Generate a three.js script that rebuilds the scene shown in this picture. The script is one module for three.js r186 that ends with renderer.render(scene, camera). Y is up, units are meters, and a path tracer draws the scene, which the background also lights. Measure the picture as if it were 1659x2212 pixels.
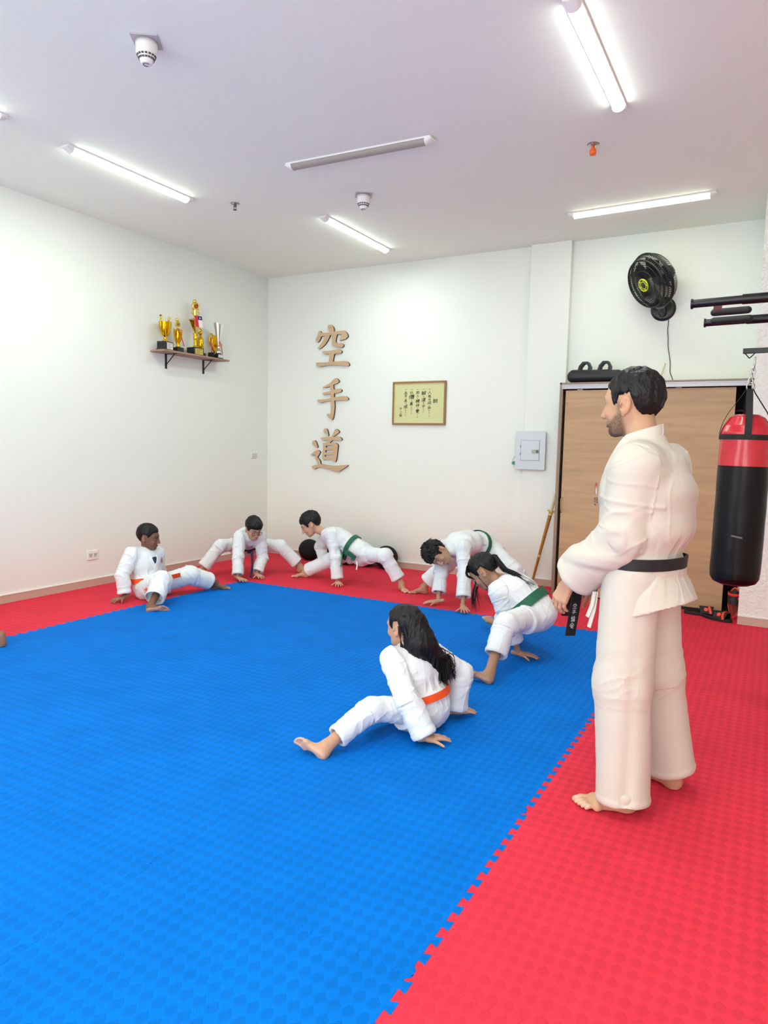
import * as THREE from 'three';
import { mergeGeometries, mergeVertices, toCreasedNormals } from 'three/addons/utils/BufferGeometryUtils.js';
import { RoundedBoxGeometry } from 'three/addons/geometries/RoundedBoxGeometry.js';
import { createNoise3D } from 'simplex-noise';
import { RectAreaLightUniformsLib } from 'three/addons/lights/RectAreaLightUniformsLib.js';

// ---------- camera, light, exposure ----------
const scene = new THREE.Scene();
scene.background = new THREE.Color(2.6, 2.75, 2.7);   // bright overcast street outside the shop window behind the camera
const camera = new THREE.PerspectiveCamera(72.25, 1659 / 2212, 0.05, 60);
camera.rotation.order = 'YXZ';
camera.position.set(5.771, 1.436, 7.273);
camera.rotation.set(-0.0946, 0.5049, 0.0216);
const renderer = new THREE.WebGLRenderer({ antialias: true });
renderer.shadowMap.enabled = true;
renderer.toneMapping = THREE.LinearToneMapping;
renderer.toneMappingExposure = 1.85;
RectAreaLightUniformsLib.init();
const LAMP = 50, GLOW = 10, CEIL = 3.516;

// ---------- helpers ----------
const used = {};
function numbered(n) { const k = (used[n] = (used[n] ?? -1) + 1); return k ? n + '_' + String(k).padStart(3, '0') : n; }
function seeded(s) { return () => { s = (s + 0x6d2b79f5) | 0; let t = Math.imul(s ^ (s >>> 15), 1 | s); t = (t + Math.imul(t ^ (t >>> 7), 61 | t)) ^ t; return ((t ^ (t >>> 14)) >>> 0) / 4294967296; }; }
const V = (x, y, z) => new THREE.Vector3(x, y, z);
function tag(o, label, category, group) { o.userData.label = label; o.userData.category = category; if (group) o.userData.group = group; return o; }
function thing(name, label, category, p = [0, 0, 0], group) {
  const o = new THREE.Group(); o.name = numbered(name); o.position.set(...p); scene.add(o); return tag(o, label, category, group);
}
function mesh(parent, name, geos, mat, label) {
  const g = Array.isArray(geos) ? merge(geos) : geos;
  const m = new THREE.Mesh(g, mat); m.name = parent === scene ? numbered(name) : name; m.castShadow = m.receiveShadow = true;
  if (label) m.userData.label = label;
  parent.add(m); return m;
}
function struct(name, geos, mat, parent = scene) { const m = mesh(parent, name, geos, mat); if (parent === scene) m.userData.kind = 'structure'; return m; }
function merge(gs) {
  if (gs.length === 1) return gs[0];
  const list = gs.map((g) => { g = g.index ? g.toNonIndexed() : g.clone(); for (const k of Object.keys(g.attributes)) if (!['position', 'normal', 'uv'].includes(k)) g.deleteAttribute(k); if (!g.attributes.uv) g.setAttribute('uv', new THREE.BufferAttribute(new Float32Array(g.attributes.position.count * 2), 2)); return g; });
  return mergeGeometries(list);
}
const mv = (g, x = 0, y = 0, z = 0) => g.translate(x, y, z);
const rot = (g, x = 0, y = 0, z = 0) => { if (x) g.rotateX(x); if (y) g.rotateY(y); if (z) g.rotateZ(z); return g; };
// box from corner to corner, with metre uv on every face
function box(x0, y0, z0, x1, y1, z1, r = 0) {
  const w = x1 - x0, h = y1 - y0, d = z1 - z0;
  const g = r ? new RoundedBoxGeometry(w, h, d, 2, Math.min(r, w / 2.01, h / 2.01, d / 2.01)) : new THREE.BoxGeometry(w, h, d);
  mv(g, (x0 + x1) / 2, (y0 + y1) / 2, (z0 + z1) / 2); return boxUV(g);
}
function boxUV(g) {
  const p = g.attributes.position, n = g.attributes.normal, uv = new Float32Array(p.count * 2);
  for (let i = 0; i < p.count; i++) {
    const ax = Math.abs(n.getX(i)), ay = Math.abs(n.getY(i)), az = Math.abs(n.getZ(i));
    if (ay >= ax && ay >= az) { uv[2 * i] = p.getX(i); uv[2 * i + 1] = p.getZ(i); } else if (ax >= az) { uv[2 * i] = p.getZ(i); uv[2 * i + 1] = p.getY(i); } else { uv[2 * i] = p.getX(i); uv[2 * i + 1] = p.getY(i); }
  }
  g.setAttribute('uv', new THREE.BufferAttribute(uv, 2)); return g;
}
const lathe = (pts, seg = 40) => new THREE.LatheGeometry(pts.map(([x, y]) => new THREE.Vector2(x, y)), seg);
function tube(pts, r, seg = 0, rad = 10, closed = false) {
  const c = new THREE.CatmullRomCurve3(pts.map((p) => (p.isVector3 ? p : V(...p))), closed, 'centripetal');
  return new THREE.TubeGeometry(c, seg || pts.length * 6, r, rad, closed);
}
function rod(a, b, r0, r1 = r0, rad = 16) {
  a = a.isVector3 ? a : V(...a); b = b.isVector3 ? b : V(...b);
  const g = new THREE.CylinderGeometry(r1, r0, a.distanceTo(b), rad);
  g.applyQuaternion(new THREE.Quaternion().setFromUnitVectors(V(0, 1, 0), b.clone().sub(a).normalize())); return mv(g, (a.x + b.x) / 2, (a.y + b.y) / 2, (a.z + b.z) / 2);
}
// a flat band swept along points: w wide across dir n, t thick
function ribbon(pts, ups, w, t) {
  const P = pts.map((p) => (p.isVector3 ? p : V(...p))), pos = [], idx = [], N = P.length;
  for (let i = 0; i < N; i++) {
    const T = P[Math.min(i + 1, N - 1)].clone().sub(P[Math.max(i - 1, 0)]).normalize();
    let U = (Array.isArray(ups) ? ups[i] : ups).clone(); U.addScaledVector(T, -U.dot(T)).normalize();
    const B = T.clone().cross(U), ww = Array.isArray(w) ? w[i] : w;
    for (const [a, b] of [[-1, -1], [1, -1], [1, 1], [-1, 1]]) { const q = P[i].clone().addScaledVector(U, (a * ww) / 2).addScaledVector(B, (b * t) / 2); pos.push(q.x, q.y, q.z); }
  }
  for (let i = 0; i < N - 1; i++) for (let k = 0; k < 4; k++) { const a = i * 4 + k, b = i * 4 + ((k + 1) % 4); idx.push(a, a + 4, b, b, a + 4, b + 4); }
  idx.push(0, 1, 2, 0, 2, 3); const e = (N - 1) * 4; idx.push(e, e + 2, e + 1, e, e + 3, e + 2);
  let g = new THREE.BufferGeometry(); g.setAttribute('position', new THREE.Float32BufferAttribute(pos, 3)); g.setIndex(idx);
  return toCreasedNormals(g, 0.9);
}
const lin = (hex) => new THREE.Color(hex);
function M(color, rough = 0.6, extra = {}) { return new THREE.MeshPhysicalMaterial({ color: color.isColor ? color : new THREE.Color(color), roughness: rough, ...extra }); }
const noise2 = (() => {   // tiling value noise
  const h = (x, y, s) => { let n = Math.imul(x, 374761393) + Math.imul(y, 668265263) + Math.imul(s, 1442695041); n = Math.imul(n ^ (n >>> 13), 1274126177); return ((n ^ (n >>> 16)) >>> 0) / 4294967296; };
  return (x, y, px, py = px, s = 1) => { const xi = Math.floor(x), yi = Math.floor(y), fx = x - xi, fy = y - yi, u = fx * fx * (3 - 2 * fx), v = fy * fy * (3 - 2 * fy), w = (a, p) => ((a % p) + p) % p;
    const a = h(w(xi, px), w(yi, py), s), b = h(w(xi + 1, px), w(yi, py), s), c = h(w(xi, px), w(yi + 1, py), s), d = h(w(xi + 1, px), w(yi + 1, py), s); return a + (b - a) * u + (c - a) * v + (a - b - c + d) * u * v; };
})();
function dataTex(w, h, f, srgb, rx = 1, ry = rx) {
  const d = new Uint8Array(w * h * 4);
  for (let y = 0; y < h; y++) for (let x = 0; x < w; x++) { const c = f(x / w, y / h), o = (y * w + x) * 4; for (let k = 0; k < 3; k++) d[o + k] = Math.max(0, Math.min(255, (c.length ? c[k] : c) * 255)); d[o + 3] = 255; }
  const t = new THREE.DataTexture(d, w, h); t.wrapS = t.wrapT = THREE.RepeatWrapping; t.magFilter = THREE.LinearFilter; t.repeat.set(rx, ry); if (srgb) t.colorSpace = THREE.SRGBColorSpace; t.needsUpdate = true; return t;
}
function canvasTex(w, h, draw) { const c = document.createElement('canvas'); c.width = w; c.height = h; draw(c.getContext('2d'), w, h); const t = new THREE.CanvasTexture(c); t.colorSpace = THREE.SRGBColorSpace; t.magFilter = THREE.LinearFilter; t.needsUpdate = true; return t; }
function fillet(pts, r, closed = true) {   // rounds the corners of a polyline
  const out = [], n = pts.length;
  for (let i = 0; i < n; i++) {
    const p = pts[i], a = pts[(i + n - 1) % n], b = pts[(i + 1) % n], la = Math.hypot(a[0] - p[0], a[1] - p[1]), lb = Math.hypot(b[0] - p[0], b[1] - p[1]), k = Math.min(r, la * 0.45, lb * 0.45);
    const A = [p[0] + ((a[0] - p[0]) * k) / la, p[1] + ((a[1] - p[1]) * k) / la], B = [p[0] + ((b[0] - p[0]) * k) / lb, p[1] + ((b[1] - p[1]) * k) / lb];
    out.push(A, [(A[0] + 2 * p[0] + B[0]) / 4, (A[1] + 2 * p[1] + B[1]) / 4], B);
  }
  return out;
}
const shapeOf = (pts) => new THREE.Shape(pts.map(([x, y]) => new THREE.Vector2(x, y)));
const extrude = (shape, depth, bevel = 0, seg = 1, curve = 12) => new THREE.ExtrudeGeometry(shape, { depth, bevelEnabled: bevel > 0, bevelSize: bevel, bevelThickness: bevel, bevelOffset: -bevel, bevelSegments: seg, curveSegments: curve });

// ---------- materials ----------
const wallBump = dataTex(512, 512, (u, v) => 0.5 + 0.25 * (noise2(u * 24, v * 24, 24) - 0.5) + 0.35 * (noise2(u * 90, v * 90, 90, 90, 2) - 0.5), false, 0.8);
const stucco = dataTex(512, 512, (u, v) => { const n = noise2(u * 30, v * 30, 30, 30, 5) * 0.7 + noise2(u * 80, v * 80, 80, 80, 6) * 0.5; return Math.min(1, Math.max(0, n * 1.3 - 0.3)); }, false, 1.6);
const wallMat = M(lin(0xe3e6df), 0.6, { bumpMap: wallBump, bumpScale: 0.0012, specularIntensity: 0.5 });
const stuccoMat = M(lin(0xe3e4de), 0.75, { bumpMap: stucco, bumpScale: 0.004 });
const ceilMat = M(lin(0xf0f6e9), 0.85, { bumpMap: wallBump, bumpScale: 0.001 });
const baseMat = M(lin(0xbfa596), 0.45), baseTop = M(lin(0xe8e0d8), 0.5);
const whitePl = M(lin(0xe9e7e2), 0.4), blackPl = M(lin(0x0c0d0f), 0.42), steel = M(lin(0xb8b8b4), 0.28, { metalness: 0.9 }), blackMetal = M(lin(0x0d0d10), 0.35, { metalness: 0.2 });
const gold = M(lin(0xe0b018), 0.2, { metalness: 0.95 }), paleGold = M(lin(0xe6cf6a), 0.25, { metalness: 0.85 }), silver = M(lin(0xc6c6c2), 0.2, { metalness: 0.95 });

// interlocking foam: raised cells ribbed in two directions
const NX = 23, NZ = 18;
const cell = (u, v) => { const a = (u * NX + v * NZ), b = (u * NX - v * NZ); const w = 0.06 * Math.sin(u * NX * 20) * 0.5; return Math.sin(Math.PI * (a + w)) * Math.sin(Math.PI * (b + w)); };
const matBump = dataTex(2048, 1024, (u, v) => { const c = cell(u, v), e = Math.min(1, Math.abs(c) * 5), r = c > 0 ? Math.sin((u * 1.0 + v) * Math.PI * 2 * 170) : Math.sin((u - v) * Math.PI * 2 * 170); return 0.45 + 0.3 * e + 0.22 * r * e; }, false);
const matCol = (base) => dataTex(1024, 1024, (u, v) => { const c = cell(u, v), k = c > 0 ? 1 : 0.935, s = Math.max(0, 1 - Math.abs(c) * 6), n = 1 + 0.05 * (noise2(u * 7, v * 7, 7) - 0.5); return base.map((x) => x * (1 - (1 - k) * (1 - s * 0.5)) * n); }, true);
const blueFoam = M(0xffffff, 0.75, { map: matCol([0.0, 0.43, 0.8]), bumpMap: matBump, bumpScale: 0.0012, specularIntensity: 0.12 });
const redFoam = M(0xffffff, 0.7, { map: matCol([0.86, 0.215, 0.29]), bumpMap: matBump, bumpScale: 0.0012, specularIntensity: 0.12 });
function woodTex(c1, c2, across, seed, w = 1024, h = 1024) {
  return dataTex(w, h, (u, v) => { const q = noise2(u * 3, v * 8, 3, 8, seed), s = v + 0.05 * q; let g = noise2(u * 4, s * 60, 4, 60, seed + 1) * 0.45 + noise2(u * 10, s * 180, 10, 180, seed + 2) * 0.25 + noise2(u * 2, s * 14, 2, 14, seed + 3) * 0.5;
    const knot = noise2(u * 9, v * 22, 9, 22, seed + 4); g -= knot > 0.9 ? (knot - 0.9) * 4 : 0; g = Math.max(0, Math.min(1, g)); return c1.map((x, i) => c2[i] + (x - c2[i]) * g); }, true, across, across);
}
const doorWood = M(0xffffff, 0.5, { map: woodTex([0.74, 0.605, 0.45], [0.645, 0.51, 0.365], 0.7, 11) });
const shelfWood = M(0xffffff, 0.55, { map: woodTex([0.68, 0.54, 0.46], [0.5, 0.38, 0.32], 1.2, 31, 512, 512) });
const frameWood = M(lin(0x8f7a68), 0.5);

// ---------- the room ----------
struct('wall_back', box(-0.15, -0.1, -0.15, 7.75, 3.7, 0), wallMat);
struct('wall_left', box(-0.15, -0.1, 0, 0, 3.7, 9.35), wallMat);
struct('wall_right', box(7.6, -0.1, 0, 7.75, 3.7, 9.35), stuccoMat);
struct('wall_front', [box(-0.15, -0.1, 9.2, 7.75, 0.25, 9.35), box(-0.15, 3.1, 9.2, 7.75, 3.7, 9.35), box(-0.15, 0.25, 9.2, 0.6, 3.1, 9.35), box(7.2, 0.25, 9.2, 7.75, 3.1, 9.35)], wallMat);
{ // the shop window behind the camera
  const g = new THREE.Group(); g.name = 'window_1'; g.userData.kind = 'structure'; scene.add(g);
  const al = M(lin(0x8e9092), 0.4, { metalness: 0.6 });
  for (const x of [0.6, 2.8, 5.0, 7.15]) mesh(g, 'mullion', box(x, 0.25, 9.24, x + 0.05, 3.1, 9.3), al);
  for (const y of [0.25, 3.05]) mesh(g, 'rail', box(0.6, y, 9.24, 7.2, y + 0.05, 9.3), al);
  for (let k = 0; k < 3; k++) mesh(g, 'pane', mv(new THREE.PlaneGeometry(2.15, 2.75), 1.725 + 2.2 * k, 1.675, 9.27), M(0xffffff, 0.02, { transmission: 1, thickness: 0, side: THREE.DoubleSide }));
}
struct('wall_alcove', box(5.585, -0.03, 0, 7.6, CEIL, 0.727), stuccoMat);
struct('pillar_back', box(3.452, -0.03, 0, 3.868, CEIL, 0.075, 0.004), wallMat);
struct('ceiling', box(-0.15, CEIL, -0.15, 7.75, 3.7, 9.35), ceilMat);
function baseboard(name, x0, z0, x1, z1, nx, nz) {
  const t = 0.012, g = new THREE.Group(); g.name = name; g.userData.kind = 'structure'; scene.add(g);
  const b = (y0, y1, k) => box(Math.min(x0, x0 + nx * k, x1), y0, Math.min(z0, z0 + nz * k, z1), Math.max(x0, x1, x1 + nx * k), y1, Math.max(z0, z1, z1 + nz * k), 0.002);
  mesh(g, 'tile_band', b(-0.02, 0.068, t), baseMat); mesh(g, 'top_trim', b(0.068, 0.079, t + 0.003), baseTop);
}
baseboard('baseboard_left', 0, 0, 0, 9.2, 1, 0);
baseboard('baseboard_back', 0, 0, 3.452, 0, 0, 1);
baseboard('baseboard_pillar', 3.452, 0.075, 3.868, 0.075, 0, 1);
baseboard('baseboard_alcove', 5.585, 0.727, 7.6, 0.727, 0, 1);
baseboard('baseboard_right', 7.6, 0.74, 7.6, 9.2, -1, 0);
{ // ceiling patch plate beside the pillar
  const t = struct('trim_1', [box(3.56, CEIL - 0.003, 0.13, 3.68, CEIL + 0.002, 0.25, 0.002)], ceilMat);
}

// ---------- floor: one metre interlocking tiles ----------
{
  const floor = new THREE.Group(); floor.name = 'floor'; floor.userData.kind = 'structure'; scene.add(floor);
  mesh(floor, 'slab', box(-0.15, -0.2, -0.15, 7.75, -0.022, 9.35), M(lin(0x8a8784), 0.9));
  const d = 0.012, prof = [[0, 0], [0.012, 0], [0.017, -d]];
  for (let i = 0; i < 12; i++) { const c = 0.045 + 0.08 * i; prof.push([c - 0.0145, -d], [c - 0.0245, d], [c + 0.0245, d], [c + 0.0145, -d]); }
  prof.push([0.968, -d], [0.974, 0]);
  // sides (toothed or straight): near z=0, right x=1, far z=1, left x=0
  function tile(s, w, h) {
    const p = [], K = h < 1 ? (t) => t : null;
    const run = (on, f) => { if (on) for (const q of prof) p.push(f(...q)); else p.push(f(0, 0)); };
    run(s[0], (t, o) => [t * w, -(0 - o)]); run(s[1], (t, o) => [w + o, -t * h]);
    const rev = (on, f) => { if (on) { p.push(f(1, 0)); for (let i = prof.length - 1; i > 0; i--) p.push(f(...prof[i])); } else p.push(f(1, 0)); };
    rev(s[2], (t, o) => [t * w, -(h - o)]); rev(s[3], (t, o) => [o, -t * h]);
    const g = extrude(shapeOf(fillet(p, 0.005).reverse()), 0.0205, 0.0009, 1); return rot(g, -Math.PI / 2);
  }
  const cache = {}, zs = []; for (let z = 0.66; z < 9; z++) zs.push(z);
  for (let i = 0; i < 8; i++) for (let j = -1; j < 9; j++) {
    const z0 = j < 0 ? 0.002 : 0.66 + j, z1 = j === 8 ? 9.19 : 0.66 + j + 1, x1 = i === 7 ? 7.595 : i + 1, x0 = i === 0 ? 0.002 : i;
    const s = [j >= 0, i < 7, j < 8, i > 0], key = s.join() + (x1 - x0).toFixed(3) + (z1 - z0).toFixed(3), g = (cache[key] ??= tile(s, x1 - x0, z1 - z0));
    const blue = i >= 1 && i <= 4 && j >= 1, m = mesh(floor, blue ? 'blue_mat_tile' : 'red_mat_tile', g, blue ? blueFoam : redFoam);
    m.position.set(x0, -0.0215, z0);
  }
}

// ---------- ceiling battens ----------
function batten(x0, z0, x1, z1, lit, label, tint = [1, 1, 1], power = 1) {
  const L = Math.hypot(x1 - x0, z1 - z0), t = thing('ceiling_batten_light', label, 'ceiling light', [(x0 + x1) / 2, CEIL, (z0 + z1) / 2], 'tube battens on the ceiling');
  t.rotation.y = Math.abs(x1 - x0) > Math.abs(z1 - z0) ? Math.atan2(-(z1 - z0), x1 - x0) : Math.PI / 2 + Math.atan2(x1 - x0, z1 - z0);
  const W = 0.084, cap = 0.055, tc = new THREE.Color(...tint);
  mesh(t, 'base_tray', box(-L / 2 + 0.01, -0.012, -W / 2, L / 2 - 0.01, 0.0, W / 2, 0.002), whitePl);
  const prof = [[-W * 0.4, 0]]; for (let i = 0; i <= 16; i++) { const a = Math.PI * (1 - i / 16); prof.push([Math.cos(a) * W * 0.4, -0.004 - Math.sin(a) * 0.028]); } prof.push([W * 0.4, 0]);
  const dg = mv(rot(extrude(shapeOf(prof), L - cap * 2, 0), 0, Math.PI / 2), -L / 2 + cap, -0.012, 0);
  mesh(t, 'diffuser', dg, lit ? M(lin(0xf4f4f4), 0.5, { emissive: tc, emissiveIntensity: GLOW * power }) : M(lin(0x9d968e), 0.5), lit ? 'glowing white diffuser' : 'unlit grey diffuser');
  const cp = [[-W * 0.5, 0]]; for (let i = 0; i <= 12; i++) { const a = Math.PI * (1 - i / 12); cp.push([Math.cos(a) * W * 0.47, -0.006 - Math.sin(a) * 0.031]); } cp.push([W * 0.5, 0]);
  for (const s of [-1, 1]) {   // the cap slopes up to the ceiling at its outer end
    const g = rot(extrude(shapeOf(cp), cap, 0), 0, Math.PI / 2), p = g.attributes.position;
    for (let i = 0; i < p.count; i++) { const k = s > 0 ? p.getX(i) / cap : 1 - p.getX(i) / cap; p.setY(i, -0.011 + p.getY(i) * (1 - 0.75 * k * k)); p.setX(i, p.getX(i) + (s > 0 ? L / 2 - cap : -L / 2)); }
    g.computeVertexNormals(); mesh(t, 'end_cap', toCreasedNormals(g, 0.5), whitePl);
  }
  if (lit) { const l = new THREE.RectAreaLight(tc, LAMP * power, L - 0.14, 0.06); l.position.set(0, -0.05, 0); l.rotation.x = -Math.PI / 2; t.add(l); }
}
batten(4.813, 2.67, 4.813, 3.87, true, 'lit ceiling batten with a bluish glow, cut off by the top edge of the picture', [0.9, 0.98, 0.96]);
batten(1.22, 2.61, 1.22, 3.85, true, 'lit ceiling batten running along above the left wall', [0.93, 1, 0.86]);
batten(2.43, 2.845, 3.62, 2.8, false, 'unlit grey ceiling batten in the middle of the ceiling');
batten(2.02, 0.52, 2.02, 1.77, true, 'lit ceiling batten with a cyan glow, near the back wall beside a smoke detector', [0.86, 1, 0.9], 0.8);
batten(4.03, 0.85, 5.24, 0.9, true, 'lit ceiling batten lying crosswise above the wardrobe and wall fan', [0.9, 1, 0.82], 0.5);
batten(1.243, 4.3, 1.243, 5.55, true, 'lit ceiling batten of which only the end shows at the left edge', [0.93, 1, 0.86]);
batten(4.813, 5.1, 4.813, 6.3, true, 'lit ceiling batten over the red mats nearer the entrance', [0.93, 1, 0.86]);
batten(2.6, 6.0, 2.6, 7.2, true, 'lit ceiling batten over the blue mats nearer the entrance', [0.93, 1, 0.86]);
batten(5.9, 7.6, 7.1, 7.6, true, 'lit ceiling batten over the entrance corner', [0.95, 1, 0.86]);
batten(3.2, 8.3, 4.4, 8.3, true, 'lit ceiling batten along the entrance wall', [0.95, 1, 0.86]);
// ---------- written characters: brush strokes on a 100 x 100 square ----------
const GLYPH = {
  一: '12,52 50,47 88,50', 人: '48,8 44,45 10,92;47,40 66,66 92,90', 格: '8,32 44,30;26,6 26,94;26,36 8,66;27,42 44,58;66,6 46,40;56,22 84,20 46,58;58,34 94,58;56,64 56,92;56,64 84,64 84,92;56,88 84,88', 完: '50,4 50,16;12,32 14,18 88,18 82,32;30,38 70,38;14,54 88,54;42,54 38,76 10,94;60,54 60,86 90,88 92,74',
  成: '18,26 86,24;18,26 16,66 6,92;18,48 44,48 40,78 30,72;56,4 64,58 92,92 94,74;84,46 50,88;74,8 84,16', に: '22,14 18,60 26,86;48,30 82,28;46,70 60,80 86,76', 努: '8,22 46,22;30,6 14,44 46,50;42,24 10,52;54,12 90,12 58,50;58,22 94,50;16,64 82,62 78,94 64,88;48,54 16,96', る: '26,16 74,16 30,54 64,44 78,66 58,90 42,80 54,74', こ: '28,24 74,24;24,72 46,84 80,78', と: '34,12 44,46;78,30 32,58 34,82 78,84',
  誠: '12,10 26,16;6,28 40,28;12,42 36,42;12,54 36,54;14,66 14,90 36,90 36,66 14,66;48,30 94,28;48,30 44,90;48,50 66,50 64,74;70,6 76,60 94,92;90,44 62,90;84,8 92,18', の: '56,24 40,76 20,70 26,40 60,22 86,44 60,86', 道: '56,4 62,14;82,2 74,14;40,20 96,20;66,20 62,32;48,32 48,76;48,32 86,32 86,76 48,76;48,46 86,46;48,60 86,60;12,12 24,24;8,42 28,40 20,60 26,78;8,92 28,78 56,92 96,92', を: '24,22 76,20;48,6 26,50 56,44 58,70;82,38 44,64 46,86 80,88',
  守: '50,4 50,16;12,34 14,20 88,20 82,34;14,52 90,50;64,36 64,92 48,84;34,64 44,76', 力: '18,34 80,32 76,90 58,82;48,6 44,50 12,92', 精: '10,20 20,34;44,16 34,34;8,42 48,42;28,6 28,94;28,44 8,76;30,48 46,62;54,14 94,14;58,26 90,26;50,38 98,38;74,4 74,38;58,50 56,92;58,50 90,50 90,90;58,64 90,64;58,76 90,76', 神: '24,4 32,14;8,26 42,26 8,62;26,44 26,94;28,48 42,60;52,22 52,66;52,22 92,22 92,66 52,66;52,44 92,44;72,4 72,96', 養: '34,2 40,10;66,2 58,10;18,14 82,14;24,24 76,24;10,34 90,34;50,12 50,34;50,36 12,62;52,38 92,60;34,54 66,54 66,74 34,74;34,54 34,96 56,88;34,64 66,64;60,76 88,94', う: '42,10 62,18;26,38 66,32 70,56 38,92',
  礼: '26,4 34,14;8,28 46,28 8,64;28,46 28,94;30,50 46,62;62,8 62,84 92,86 94,70', 儀: '26,4 6,48;18,34 18,94;50,2 54,10;84,2 78,10;38,16 96,16;42,26 92,26;34,36 98,36;66,14 66,36;36,54 96,52;54,42 54,92 44,86;36,74 60,64;74,40 80,70 96,94;92,60 66,92;88,40 94,46', 重: '78,6 26,14;10,26 92,26;22,38 22,66;22,38 80,38 80,66 22,66;22,52 80,52;50,10 50,90;16,78 86,78;8,92 94,92', ん: '54,10 20,88 44,56 58,84 84,66', ず: '12,28 88,26;54,8 54,54 40,62 42,46 58,54 44,92;78,8 82,14;88,4 92,10',
  血: '46,4 36,20;18,26 18,88;18,26 82,26 82,88;40,28 40,86;60,28 60,86;6,90 94,90', 気: '30,4 12,34;26,16 86,16;24,30 76,30;14,44 74,44 82,88 96,82;54,54 18,92;24,58 58,92', 勇: '26,6 74,6 54,18;26,24 26,60;26,24 76,24 76,58;26,40 76,40;50,24 50,56;14,70 84,68 78,96 64,90;50,56 16,98', 戒: '12,24 90,22;8,54 60,52;22,38 20,64 8,92;44,38 44,92;60,4 68,60 94,92 96,74;86,40 56,90;80,6 88,14', む: '14,30 60,26;34,8 36,60 22,66 24,50 38,58 38,84 76,86 80,62;74,28 90,44',
  訓: '14,8 28,14;6,26 44,26;12,40 38,40;12,52 38,52;14,66 14,92 38,92 38,66 14,66;58,10 56,60 46,92;74,14 74,80;92,6 92,96', 中: '14,26 14,64;14,26 86,26 86,64 14,64;50,4 50,96', 山: '50,10 50,82;14,40 14,84 86,84;86,38 86,88', 正: '10,12 90,12;52,12 52,88;52,48 82,48;26,40 26,88;6,90 94,90', 敏: '24,4 8,30;16,16 48,16;16,28 14,76 46,76;16,28 44,28 42,88;6,50 50,50;62,4 52,40;58,24 94,24;84,26 48,92;60,40 94,90',
  本: '10,26 90,26;50,4 50,96;48,28 8,78;52,28 92,76;30,72 70,72', 空: '50,2 50,14;14,34 16,18 86,18 80,34;40,24 14,52;60,24 62,44 88,46;24,60 78,60;50,60 50,90;8,92 94,92', 手: '76,6 20,16;18,34 82,32;8,56 94,54;50,10 52,88 34,82', 協: '6,36 40,36;22,6 22,94;50,22 88,20 82,44 74,40;68,4 46,46;42,60 66,58 60,90;56,50 38,92;70,60 96,58 90,92 80,88;84,50 68,92', 会: '50,4 8,42;50,4 94,42;32,40 68,40;12,58 90,58;44,58 22,88 78,84;66,70 84,94',
};
function brush(g, ch, x, y, s, lw, skew = 0) {
  for (const st of (GLYPH[ch] || '').split(';')) {
    const p = st.split(' ').map((q) => q.split(',').map(Number)).map(([a, b]) => [x + ((a + skew * (50 - b)) * s) / 100, y + (b * s) / 100]);
    g.lineWidth = lw; g.beginPath(); g.moveTo(...p[0]);
    if (p.length === 2) g.lineTo(...p[1]); else { for (let i = 1; i < p.length - 1; i++) { const m = i === p.length - 2 ? p[i + 1] : [(p[i][0] + p[i + 1][0]) / 2, (p[i][1] + p[i + 1][1]) / 2]; g.quadraticCurveTo(p[i][0], p[i][1], m[0], m[1]); } }
    g.stroke();
  }
}

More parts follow.
